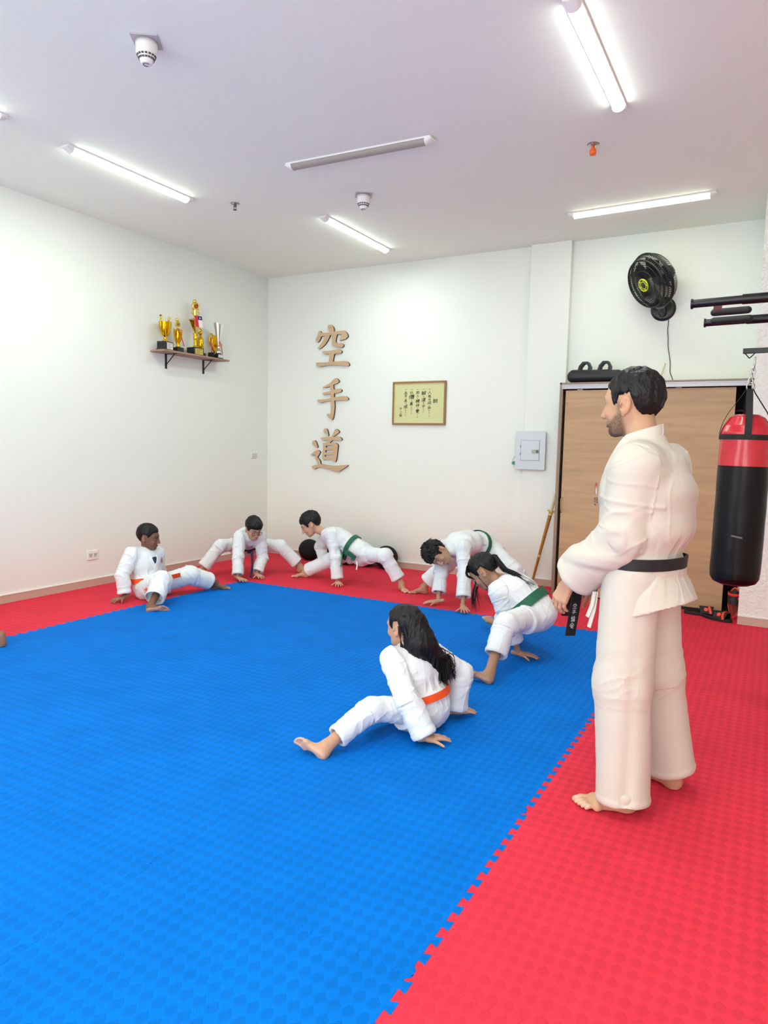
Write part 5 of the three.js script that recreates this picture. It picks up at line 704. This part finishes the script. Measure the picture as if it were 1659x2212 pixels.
// ---------- the people ----------
const FLAT = { curl: [0.1, 0.12, 0.08], spread: 0.2, thumb: 0.95 };
const emblem = (w, hh, draw) => M(0xffffff, 0.8, { map: canvasTex(96, 96, draw), transparent: true });
function patch(add, c, up, w, hh, m, name = 'emblem') {   // a small embroidered badge on the cloth
  const x = up.clone().cross(c.n).normalize(), y = c.n.clone().cross(x), g = new THREE.PlaneGeometry(w, hh); g.applyMatrix4(new THREE.Matrix4().makeBasis(x, y, c.n).setPosition(c.p)); return add(name, g, m);
}
const chestMark = (g) => { g.clearRect(0, 0, 96, 96); g.lineCap = 'round'; g.lineWidth = 9; g.strokeStyle = '#b02438'; g.beginPath(); g.arc(48, 30, 24, 2.6, 5.4); g.stroke(); g.fillStyle = '#c9ccd4'; g.beginPath(); g.arc(50, 34, 13, 0, 7); g.fill(); g.strokeStyle = '#1c2230'; g.lineWidth = 4; brush(g, '空', 8, 56, 36, 4); brush(g, '手', 50, 56, 36, 4); };
const flapMark = (g) => { g.clearRect(0, 0, 96, 96); g.fillStyle = '#2b2f3c'; g.beginPath(); g.ellipse(48, 48, 40, 34, 0, 0, 7); g.fill(); g.strokeStyle = '#cfd2d8'; g.lineWidth = 4; g.beginPath(); g.ellipse(48, 48, 30, 25, 0, 0, 7); g.stroke(); g.beginPath(); g.moveTo(48, 30); g.lineTo(48, 66); g.moveTo(36, 48); g.lineTo(60, 48); g.stroke(); };

// the instructor
person({
  label: 'bearded man in a cream karate uniform and black belt standing side-on', at: [5.36, 4.3], cream: true, k: 1.04, hk: 1.12, cell: 0.0055, headCell: 0.0022, handCell: 0.0026, footCell: 0.0028, handk: 1.06, fk: 1.0,
  P: [5.325, 0.95, 4.266], N: [5.312, 1.455, 4.262], pr: [0.24, 0, -0.971], cr: [0.24, 0, -0.971], stn: [[0, 0.145, 0.08, 0.09], [0.15, 0.14, 0.098, 0.085], [0.36, 0.168, 0.15, 0.115], [0.62, 0.178, 0.152, 0.12], [0.84, 0.14, 0.105, 0.08]], jacket: 1.02, bulge: 0.03, fold: 0.6, hipW: 0.15, hipD: 0.115, hipF: -0.01,
  head: [5.247, 1.622, 4.246], F: [-0.965, -0.05, -0.27], U: [-0.05, 1, 0], look: [-0.93, -0.18, -0.2], neckR: 0.06, skin: [0.5, 0.285, 0.17], beard: [0.022, 0.015, 0.011], collarUp: 0.03,
  armL: { sh: [5.305, 1.372, 4.415], w: [5.05, 0.885, 4.33], dir: [-0.42, -0.9, 0.0], n: [-0.55, 0.1, 0.8], pole: [1, 0, 0.45], pose: { curl: [0.35, 0.55, 0.35], spread: 0.04, thumb: 0.5, oppose: 0.25 }, cuff: 0.9 },
  armR: { sh: [5.375, 1.372, 4.105], w: [5.11, 0.885, 4.12], dir: [-0.42, -0.9, 0.0], n: [-0.3, 0.1, -0.9], pole: [1, 0, -0.45], pose: { curl: [0.35, 0.55, 0.35], spread: 0.04, thumb: 0.5, oppose: 0.25 }, cuff: 0.9 },
  ua: 0.262, fa: 0.312, cuffR: 0.09, elbR: 0.088, th: 0.418, sh: 0.408,
  legL: { heel: [5.383, 0.001, 4.432], fwd: [-0.957, 0, 0.288], up: [0, 1, 0], pole: [-1, 0, 0], hem: 1.1, rh: 0.098 },
  legR: { heel: [5.515, 0.001, 4.155], fwd: [-0.9, 0, -0.42], up: [0, 1, 0], pole: [-1, 0, 0], hem: 1.02, rh: 0.098 },
  kneeR: 0.104, thighR: 0.11, hemR: 0.098, legFold: 0.7,
  pleat: [[[5.37, 0.9, 4.5], [5.36, 0.08, 4.56], 0.016, 0.03]],
  skirt: { st: [], cone: [0.2, 0.155, 0.118, 0.2, 0.175, -0.22], tilt: -0.15, flap: 0, slit: [0.02, 0.2, 0.09, 0.25] }, beltT: 0.09, beltTilt: -0.03, belt: 0x0b0b0d, beltW: 0.046,
  tails: [{ p: [[5.075, 0.9, 4.26], [5.06, 0.78, 4.255], [5.04, 0.627, 4.246]], w: [0.55, 0.1, -0.5], text: 1 }, { p: [[5.06, 0.9, 4.22], [5.03, 0.8, 4.2], [5.003, 0.698, 4.185]], w: [0.55, 0.1, -0.5] }],
  vcut: [[0.86, 22], [0.72, 14], [0.58, 4], [0.44, -8], [0.28, -22], [0.14, -32]],
  hair: { thick: 0.007, front: 0.066, rough: 0.0035, cell: 0.0026, top: 0.004, flow: 0.35, blobs: [[[0, 0.035, -0.048], [0.079, 0.08, 0.058]]], jag: 0.006 },
  more: ({ add, cast, frame, t, base }) => {
    patch(add, cast(0.62, -38, 0.014), V(0, 1, 0), 0.085, 0.1, emblem(0, 0, chestMark));
    const tm = M(0xffffff, 0.6, { map: canvasTex(64, 256, (g) => { g.fillStyle = '#0b0b0d'; g.fillRect(0, 0, 64, 256); g.strokeStyle = '#cfcfd2'; g.lineCap = 'round'; ['日', '本', '空', '手', '協', '会'].forEach((c, i) => brush(g, c, 12, 4 + i * 38, 34, 3.4)); }) });
    // white cloth ties of the jacket
    for (const [a, b] of [[[5.172, 0.86, 4.38], [5.147, 0.708, 4.375]], [[5.165, 0.86, 4.385], [5.14, 0.752, 4.382]]]) add('jacket_tie', ribbon([a, [(a[0] + b[0]) / 2 + 0.006, (a[1] + b[1]) / 2, a[2] + 0.004], b].map((q) => V(...q)), V(0.9, 0, 0.3), 0.016, 0.004), creamCollar);
    // embroidered lettering on the front of the near belt tail
    const T = [[5.06, 0.8, 4.256], [5.053, 0.725, 4.2525], [5.041, 0.64, 4.247]].map((q) => V(...q)), pos = [], uv = [], idx = [], W = ortho(V(0.55, 0.1, -0.5), V(-0.1, -1, -0.05).normalize()), n = W.clone().cross(V(0, 1, 0)).normalize(); if (n.z < 0) n.negate();
    T.forEach((p, i) => { for (const s of [-1, 1]) { const q = p.clone().addScaledVector(W, s * 0.021).addScaledVector(n, 0.0046); pos.push(q.x, q.y, q.z); uv.push(s > 0 ? 1 : 0, 0.82 - i * 0.4); } if (i) idx.push(i * 2 - 2, i * 2, i * 2 - 1, i * 2 - 1, i * 2, i * 2 + 1); });
    const g = new THREE.BufferGeometry(); g.setAttribute('position', new THREE.Float32BufferAttribute(pos, 3)); g.setAttribute('uv', new THREE.Float32BufferAttribute(uv, 2)); g.setIndex(idx); g.computeVertexNormals(); tm.side = THREE.DoubleSide; add('embroidered_lettering', g, tm);
  },
});
// girl in the foreground
const locks = (n, seed, f) => { const r = seeded(seed), out = []; for (let i = 0; i < n; i++) out.push(f(r, i / n)); return out; };
person({
  label: 'girl with long wavy dark hair and orange belt sitting with her back turned', at: [4.3, 4.1], k: 0.72, hk: 0.9, cell: 0.005, handCell: 0.0024, footCell: 0.0025, headCell: 0.003, handk: 0.76, fk: 0.76,
  P: [4.285, 0.105, 4.1], N: [4.175, 0.385, 4.098], pr: [0.3, 0, -0.95], cr: [0.38, 0, -0.92], bw: 1.0, bd: 1.05,
  head: [4.148, 0.502, 4.098], F: [-0.93, -0.08, -0.22], U: [-0.1, 1, 0.02], skin: [0.52, 0.29, 0.18],
  armL: { w: [4.39, 0.034, 4.305], dir: [0.55, -0.08, -0.8], n: [0.05, 1, 0], pole: [0.3, 0.2, 1], pose: FLAT, cuff: 0.94 },
  armR: { w: [4.375, 0.034, 3.905], dir: [0.55, -0.08, -0.8], n: [0.05, 1, 0], pole: [0.6, 0.3, -0.5], pose: FLAT, cuff: 0.94 },
  ua: 0.31, fa: 0.28,
  legL: { heel: [4.066, 0.0, 4.7], fwd: [-0.94, 0.3, -0.02], up: [0.25, 0.35, -0.9], pole: [-0.2, 1, 0.2], hem: 0.76, rh: 0.074 },
  legR: { heel: [3.95, 0.0, 3.5], fwd: [-0.9, 0.3, 0.3], up: [0.4, 0.3, 0.9], pole: [-0.2, 1, 0], hem: 0.8, rh: 0.085 },
  kneeR: 0.08, thighR: 0.1, cuffR: 0.083, elbR: 0.08, th: 0.398, sh: 0.388, fold: 1.1,
  belt: 0xf2500a, beltT: 0.2, beltW: 0.036, skirt: { st: [[-0.1, 0.178, 0.15, 0.12]], flap: 0.34, flapR: 0.115 },
  tails: [{ p: [[4.105, 0.125, 4.08], [4.085, 0.095, 4.26], [4.075, 0.085, 4.44]], w: [0.5, 1, 0.1] }, { p: [[4.1, 0.12, 4.05], [4.075, 0.06, 4.2], [4.07, 0.04, 4.36]], w: [0.5, 1, 0.1] }],
  hair: { thick: 0.012, front: 0.078, rough: 0.003, drop: 0.95, jag: 0.003, blobs: [[[0, 0.02, -0.075], [0.07, 0.08, 0.06]], [[0, 0.085, -0.06], [0.05, 0.045, 0.055]]],
    extra: ({ hm, N }) => {
      const L = (x, y, z) => V(x, y, z).applyMatrix4(hm), mass = blend([[cone(L(0, 0.03, -0.085), L(0, -0.08, -0.115), 0.062, 0.07), 0], [cone(L(0, -0.08, -0.115), V(4.295, 0.34, 4.055), 0.066, 0.064), 0.05], [cone(V(4.295, 0.34, 4.055), V(4.345, 0.255, 4.025), 0.058, 0.03), 0.04]]);
      const b = bounds([L(0, 0.05, 0), V(4.42, 0.2, 3.98), V(4.3, 0.4, 4.1)], 0.11), g = displace(surface(mass, b.min, b.max, 0.005), (x, y, z) => 0.004 * nz3(x * 40, y * 7, z * 40) + 0.0025 * nz3(x * 130, y * 14, z * 130) - 0.003);
      return [g, ...locks(300, 3, (r) => { const a = (r() - 0.5) * 2.6, q = r(), x0 = sin(a) * 0.075, z0 = -0.03 - cos(a) * 0.075, y0 = 0.09 - 0.14 * r(); const e = V(4.345 + (r() - 0.5) * 0.09 + 0.02 * q, 0.235 + 0.13 * (1 - q) * r() + 0.02 * r(), 4.03 + (r() - 0.5) * 0.12), m1 = L(x0 * 0.95, -0.09, -0.105 - cos(a) * 0.045), m2 = V(4.28, 0.375, 4.06).add(V((r() - 0.5) * 0.06 + 0.035 * cos(a), (r() - 0.5) * 0.04, (r() - 0.5) * 0.13)), wv = 0.012 * (r() - 0.5) + 0.006; return strand([L(x0, y0, z0), m1, m2, mixv(m2, e, 0.5).add(V(wv + 0.012, wv, -wv)), e, e.clone().add(V(0.012 * (r() - 0.3), -0.012, 0.02 * (r() - 0.5)))], 0.0045, 0.001, 5, 18); }), ...locks(16, 8, (r) => strand([L(0.08, 0.04 - 0.04 * r(), -0.02 - 0.04 * r()), L(0.086, -0.05, -0.045), L(0.08 + 0.01 * r(), -0.12, -0.04 - 0.03 * r()), L(0.085 + 0.02 * r(), -0.17 - 0.05 * r(), -0.03 - 0.05 * r())], 0.003, 0.0006, 4, 10))];
    } },
});
// girl with the ponytail
person({
  label: 'girl with a dark ponytail and green belt crouching in a wide leg stretch', at: [4.3, 2.65], k: 0.77, hk: 0.99, cell: 0.006, handCell: 0.003, footCell: 0.003, handk: 0.8, fk: 0.78,
  P: [4.42, 0.33, 2.66], N: [4.175, 0.475, 2.655], pr: [0.15, 0, -0.98], cr: [0.1, 0.02, -0.99], bulge: 0.09, bd: 1.08,
  head: [4.035, 0.565, 2.66], F: [-0.68, -0.72, 0.12], U: [-0.6, 0.72, 0.1], skin: [0.36, 0.195, 0.12],
  armL: { w: [4.325, 0.036, 2.7], dir: [0.9, -0.08, -0.35], n: [0.05, 1, 0], pole: [-0.6, 0, 0.6], pose: FLAT, cuff: 0.62 },
  armR: { w: [4.2, 0.036, 2.42], dir: [-0.6, -0.06, -0.6], n: [0.05, 1, 0], pole: [-0.4, 0, -0.6], pose: FLAT, cuff: 0.9 },
  ua: 0.3, fa: 0.29,
  legL: { heel: [4.356, 0.0, 3.315], fwd: [-0.93, 0.28, 0.1], up: [0.25, 0.55, -0.75], pole: [-0.12, 1, 0.1], hem: 0.62, rh: 0.088 },
  legR: { heel: [3.98, 0.0, 2.09], fwd: [-0.85, 0.45, -0.3], up: [0.45, 0.6, 0.6], pole: [-0.1, 1, 0], hem: 0.72, rh: 0.1 },
  th: 0.44, sh: 0.43, thighR: 0.112, kneeR: 0.092, fold: 1,
  belt: 0x0c5a3e, beltT: 0.25, beltW: 0.066, skirt: { st: [[-0.12, 0.19, 0.165, 0.13]], flap: 0.36 }, tails: [{ p: [[4.24, 0.3, 2.64], [4.22, 0.2, 2.63], [4.22, 0.12, 2.62]] }],
  hair: { thick: 0.012, front: 0.066, rough: 0.003, drop: 0.85, jag: 0.003, blobs: [[[0, 0.02, -0.06], [0.074, 0.08, 0.06]]],
    extra: ({ hm }) => { const L = (x, y, z) => V(x, y, z).applyMatrix4(hm); const tie = L(0.0, 0.035, -0.135);
      const tail = [...locks(70, 21, (r) => { const e = V(4.33 + 0.09 * r(), 0.53 - 0.03 * r(), 2.69 + 0.1 * (r() - 0.5)); return strand([L((r() - 0.5) * 0.05, 0.03 + 0.03 * (r() - 0.5), -0.09), tie.clone().add(V((r() - 0.5) * 0.02, (r() - 0.5) * 0.02, (r() - 0.5) * 0.02)), V(4.19, 0.605 + 0.03 * (r() - 0.5), 2.68 + 0.05 * (r() - 0.5)), V(4.26, 0.585 + 0.03 * (r() - 0.5), 2.69 + 0.06 * (r() - 0.5)), e], 0.0058, 0.001, 5, 14); })];
      const front = locks(60, 23, (r) => { const s = r() < 0.7 ? 1 : -1, x = s * (0.05 + 0.04 * r()); const d = r(); return strand([L(x * 0.6, 0.11, 0.05), L(x, 0.05 + 0.02 * r(), 0.09), V(3.99, 0.55, 2.66).lerp(L(x, -0.02, 0.1), 0.55), L(x * 0.9, -0.06, 0.1 + 0.02 * r()).add(V(-0.03, -0.03, 0.02 * (r() - 0.5))), L(x * 0.8, -0.08, 0.1).add(V(-0.01 - 0.07 * d, -0.1 - 0.06 * r(), 0.04 * (r() - 0.5)))], 0.0045, 0.0008, 4, 12); });
      const side = locks(14, 29, (r) => strand([L(0.075, 0.03, 0.03), L(0.085, -0.03, 0.035), L(0.08, -0.08, 0.03).add(V(0.02, -0.03, 0)), L(0.075, -0.1, 0.02).add(V(0.05 * r(), -0.12, 0.02 * r()))], 0.0035, 0.0006, 4, 10));
      return [...tail, ...front, ...side]; } },
  more: ({ add, cast }) => { patch(add, cast(0.66, -50, 0.012), V(0, 1, 0), 0.06, 0.07, emblem(0, 0, chestMark)); },
});
// boy bending down at the back, right
person({
  label: 'boy with tousled black hair and green belt bent over onto both hands', at: [3.3, 1.2], k: 0.8, hk: 1.03, cell: 0.007, handk: 0.82, fk: 0.8,
  P: [3.38, 0.485, 0.96], N: [3.225, 0.495, 1.385], pr: [-0.95, 0, -0.3], cr: [-0.93, -0.12, -0.32], bulge: 0.13, bd: 1.05,
  head: [3.15, 0.462, 1.49], F: [0.3, -0.72, 0.62], U: [-0.74, 0.05, 0.6], skin: [0.4, 0.225, 0.14],
  armL: { w: [3.46, 0.04, 1.62], dir: [0.55, -0.1, 0.8], n: [0, 1, 0.05], pole: [0.7, 0, -0.7], pose: FLAT, cuff: 0.72 },
  armR: { w: [3.185, 0.04, 1.54], dir: [-0.9, -0.1, 0.35], n: [0, 1, 0.05], pole: [-0.7, 0, -0.7], pose: FLAT, cuff: 0.7 },
  ua: 0.3, fa: 0.28, shw: 0.95,
  legR: { heel: [2.89, 0, 1.13], fwd: [-0.86, 0, 0.5], up: [0, 1, 0], pole: [-0.3, 0.4, 1], hem: 0.8 },
  legL: { heel: [3.83, 0, 0.86], fwd: [0.9, 0, 0.4], up: [0, 1, 0], pole: [0.3, 0.4, 1], hem: 0.8 },
  belt: 0x0c5a3e, beltT: 0.2, skirt: { flap: 0.3 }, tails: [], vee: 0x9a6a4c,
  hair: { thick: 0.016, front: 0.044, rough: 0.012, drop: 0.8, jag: 0.014, top: 0.008, extra: ({ hm }) => locks(110, 41, (r) => { const a = r() * 6.28, e = 0.2 + r() * 1.1, d = V(sin(a) * sin(e), cos(e), cos(a) * sin(e)), p = V(d.x * 0.092, 0.04 + d.y * 0.11, -0.016 + d.z * 0.112), q = p.clone().addScaledVector(d, 0.016 + 0.012 * r()).add(V(0.02 * (r() - 0.5), -0.018 * r() - 0.008, 0.02 * (r() - 0.5))); return strand([p.clone().addScaledVector(d, -0.012), p.clone().addScaledVector(d, 0.008), q].map((v) => v.applyMatrix4(hm)), 0.006, 0.0012, 5, 6); }) },
});
// boy leaning left
person({
  label: 'boy in profile with green belt leaning on one straight arm before the balls', at: [1.95, 1.15], k: 0.77, hk: 1.02, cell: 0.007, handk: 0.8, fk: 0.78,
  P: [2.075, 0.33, 1.09], N: [1.7, 0.49, 1.14], pr: [-0.85, 0.05, -0.5], cr: [-0.72, -0.12, -0.68], bulge: 0.07,
  head: [1.505, 0.582, 1.16], F: [-0.72, -0.52, 0.46], U: [-0.42, 0.85, 0.2], skin: [0.52, 0.3, 0.19],
  armL: { w: [1.945, 0.042, 1.3], dir: [0.5, -0.1, 0.55], n: [0, 1, 0], pole: [0.6, 0, 0.5], pose: FLAT, cuff: 0.9 },
  armR: { w: [1.58, 0.13, 1.0], dir: [-0.7, -0.06, 0.3], n: [0, 1, 0], pole: [-0.6, 0, -0.4], pose: FLAT, cuff: 0.9 },
  ua: 0.31, fa: 0.28,
  legR: { heel: [1.46, 0, 1.11], fwd: [-0.85, 0, 0.5], up: [0, 1, 0], pole: [-0.4, 1, 0.5], hem: 0.9, rh: 0.092 },
  legL: { heel: [2.57, 0, 1.12], fwd: [0.72, 0, 0.6], up: [0, 1, 0], pole: [0.2, 1, 0.5], hem: 0.8, rh: 0.09 },
  thighR: 0.1, kneeR: 0.088,
  belt: 0x0c5a3e, beltT: 0.24, beltW: 0.048, knotAt: -18, skirt: { st: [[-0.12, 0.19, 0.16, 0.13]], flap: 0.36 },
  tails: [{ p: [[2.06, 0.345, 1.3], [2.16, 0.3, 1.31]], w: [0.2, 1, 0.1] }, { p: [[1.99, 0.3, 1.29], [1.985, 0.2, 1.3]] }], vee: 0x3a4258,
  hair: { thick: 0.013, front: 0.048, rough: 0.005, drop: 0.85, jag: 0.008, top: 0.004, blobs: [[[0, 0.04, -0.06], [0.078, 0.08, 0.06]]] },
  more: ({ add, cast, arms }) => { patch(add, cast(-0.06, -34, 0.02), V(0, 1, 0), 0.06, 0.055, emblem(0, 0, flapMark)); const a = arms.L, g = new THREE.TorusGeometry(0.026, 0.0035, 8, 24); g.applyQuaternion(new THREE.Quaternion().setFromUnitVectors(V(0, 0, 1), nrm(a.W.clone().sub(a.E)))); g.translate(...a.W.clone().lerp(a.E, 0.1).toArray()); add('wrist_band', g, M(lin(0xdedbe0), 0.6)); add('drawstring', ribbon([V(2.17, 0.27, 1.3), V(2.18, 0.235, 1.31), V(2.18, 0.19, 1.32)], V(1, 0, 0), 0.012, 0.004), giCollar); },
});
// boy with glasses
person({
  label: 'boy with glasses and dark purple belt, in a wide leg split near the corner', at: [0.85, 1.4], k: 0.76, hk: 0.95, cell: 0.007, handk: 0.8, fk: 0.78,
  P: [0.69, 0.31, 1.22], N: [0.945, 0.435, 1.475], pr: [-0.6, 0, 0.8], cr: [-0.35, 0.03, 0.94], bulge: 0.08,
  head: [1.015, 0.53, 1.505], F: [0.8, -0.42, 0.4], U: [0.35, 0.88, 0.15], skin: [0.46, 0.265, 0.17],
  armR: { w: [0.985, 0.04, 1.72], dir: [0.85, -0.1, 0.25], n: [0, 1, 0], pole: [-0.3, 0, 1], pose: FLAT, cuff: 0.86 },
  armL: { w: [1.02, 0.04, 1.46], dir: [0.8, -0.1, 0.3], n: [0, 1, 0], pole: [0.2, 0, -1], pose: FLAT, cuff: 0.86 },
  ua: 0.3, fa: 0.27, shw: 0.95, thighR: 0.1, kneeR: 0.085, hemR: 0.088,
  legR: { heel: [0.5, 0, 1.72], fwd: [0.5, 0.1, 0.85], up: [-0.1, 1, 0], pole: [0.4, 1, 0.3], hem: 0.85 },
  legL: { heel: [1.17, 0, 0.94], fwd: [0.9, 0.05, -0.25], up: [0, 1, 0], pole: [0.4, 1, 0.3], hem: 0.82 },
  belt: 0x241846, beltT: 0.3, beltW: 0.04, skirt: { flap: 0.36 }, tails: [{ p: [[0.99, 0.27, 1.5], [1.03, 0.15, 1.54], [1.04, 0.02, 1.58]], w: [0.2, 0, 1] }], vee: 0xb0907c,
  vcut: [[0.86, 26], [0.76, 22], [0.66, 17], [0.56, 10], [0.46, 0], [0.38, -10]],
  hair: { thick: 0.014, front: 0.04, rough: 0.003, drop: 0.75, jag: 0.003, top: 0.006, blobs: [[[0, 0.07, 0.03], [0.078, 0.06, 0.07]]] },
  more: ({ t, hm, hk, base }) => { const fm = M(lin(0x1c1714), 0.35), g = new THREE.Group(); g.name = 'glasses'; t.add(g); const at = (x, y, z) => V(x, y, z).applyMatrix4(hm).sub(base);
    for (const s of [-1, 1]) { const P = []; for (let i = 0; i < 20; i++) { const a = (i / 20) * 2 * PI; P.push(at(s * 0.034 + 0.024 * Math.sign(cos(a)) * abs(cos(a)) ** 0.7, 0.0 + 0.0175 * Math.sign(sin(a)) * abs(sin(a)) ** 0.7, 0.112 - 0.2 * (0.024 * cos(a) * s + 0.01) ** 1)); } mesh(g, 'lens_rim', tube(P, 0.0023, 60, 6, true), fm); mesh(g, 'temple', tube([at(s * 0.058, 0.006, 0.104), at(s * 0.08, 0.006, 0.06), at(s * 0.085, 0.004, 0.0)], 0.002, 16, 6), M(lin(0x9a7d3a), 0.4)); }
    mesh(g, 'bridge', tube([at(-0.01, 0.004, 0.113), at(0, 0.008, 0.118), at(0.01, 0.004, 0.113)], 0.0021, 12, 6), fm); },
});
// seated boy with the orange belt
person({
  label: 'boy with cropped hair and orange belt sitting by the left wall on the mats', at: [0.9, 2.75], k: 0.76, hk: 0.95, cell: 0.006, handk: 0.8, fk: 0.78,
  P: [0.815, 0.1, 2.74], N: [0.785, 0.425, 2.75], pr: [0.0, 0, 1], cr: [-0.1, 0.02, 1], bulge: 0.03,
  head: [0.82, 0.552, 2.752], F: [0.86, -0.12, -0.42], U: [0.06, 1, 0.02], skin: [0.185, 0.088, 0.05], lip: [0.2, 0.08, 0.06],
  armR: { sh: [0.755, 0.405, 2.885], w: [0.79, 0.045, 3.005], dir: [-0.25, -0.15, 0.95], n: [0.1, 1, 0.1], pole: [-0.4, 0.1, 1], pose: { curl: [0.1, 0.12, 0.08], spread: 0.24, thumb: 1.0 }, cuff: 0.86 },
  armL: { w: [0.64, 0.04, 2.45], dir: [-0.5, -0.1, -0.6], n: [0, 1, 0], pole: [-0.5, 0.1, -1], pose: FLAT, cuff: 0.9 },
  ua: 0.27, fa: 0.25,
  legR: { heel: [1.235, 0, 3.17], fwd: [0.72, 0.1, -0.66], up: [-0.55, 0.55, -0.6], pole: [0.7, 1, -0.6], hem: 0.72, rh: 0.11 },
  legL: { heel: [1.03, 0, 2.165], fwd: [0.82, 0.02, -0.57], up: [0.1, 1, 0.1], pole: [0.5, 1, 0.3], hem: 0.78, rh: 0.105 },
  thighR: 0.115, kneeR: 0.11, th: 0.42, sh: 0.4,
  belt: 0xf2500a, beltT: 0.22, beltW: 0.04, knotAt: 8, skirt: { st: [[-0.1, 0.185, 0.16, 0.13]], flap: 0.36 },
  tails: [{ p: [[0.98, 0.16, 2.86], [1.0, 0.12, 2.95]], w: [1, 0.2, -0.6] }, { p: [[0.99, 0.19, 2.66], [1.02, 0.2, 2.56]], w: [0, 1, 0.2] }], vee: 0x2a3350,
  hair: { thick: 0.006, front: 0.062, rough: 0.002, drop: 0.9, jag: 0.002, top: 0.006, blobs: [[[0, 0.075, 0.0], [0.07, 0.05, 0.08]]] },
  more: ({ add, cast }) => { patch(add, cast(0.72, -42, 0.012), V(0, 1, 0), 0.03, 0.05, M(lin(0xb02438), 0.8)); },
});
// child beyond the left edge: one heel in view
person({
  label: 'child at the left edge of whom only a bare heel shows on the mats', at: [0.8, 4.7], k: 0.76, hk: 0.95, cell: 0.011, headCell: 0.005, handCell: 0.005, handk: 0.8, fk: 0.8,
  P: [0.62, 0.33, 4.86], N: [0.74, 0.62, 4.95], pr: [-0.4, 0, 0.9], cr: [-0.3, 0, 0.95], head: [0.78, 0.76, 4.98], F: [0.9, -0.3, 0.2], U: [0.2, 1, 0], skin: [0.25, 0.13, 0.08],
  armR: { w: [0.92, 0.25, 5.2], dir: [0.8, -0.6, 0.1], n: [0.5, 1, 0], pole: [-0.3, 0, 1], pose: FLAT }, armL: { w: [0.95, 0.3, 4.8], dir: [0.8, -0.6, 0.1], n: [0.5, 1, 0], pole: [0.2, 0, -1], pose: FLAT },
  legR: { heel: [0.75, 0, 5.42], fwd: [0.8, 0, 0.6], up: [0, 1, 0], pole: [0.4, 1, 0.3] }, legL: { heel: [1.225, 0, 4.385], fwd: [-0.8, 0, 0.6], up: [-0.1, 1, 0.05], pole: [0.2, 1, 0.3], hem: 0.6 },
  belt: 0xe8e6e2, hair: { thick: 0.01, front: 0.06 },
});
scene.traverse((o) => { if (o.isMesh) { o.castShadow = true; o.receiveShadow = true; } });
renderer.render(scene, camera);
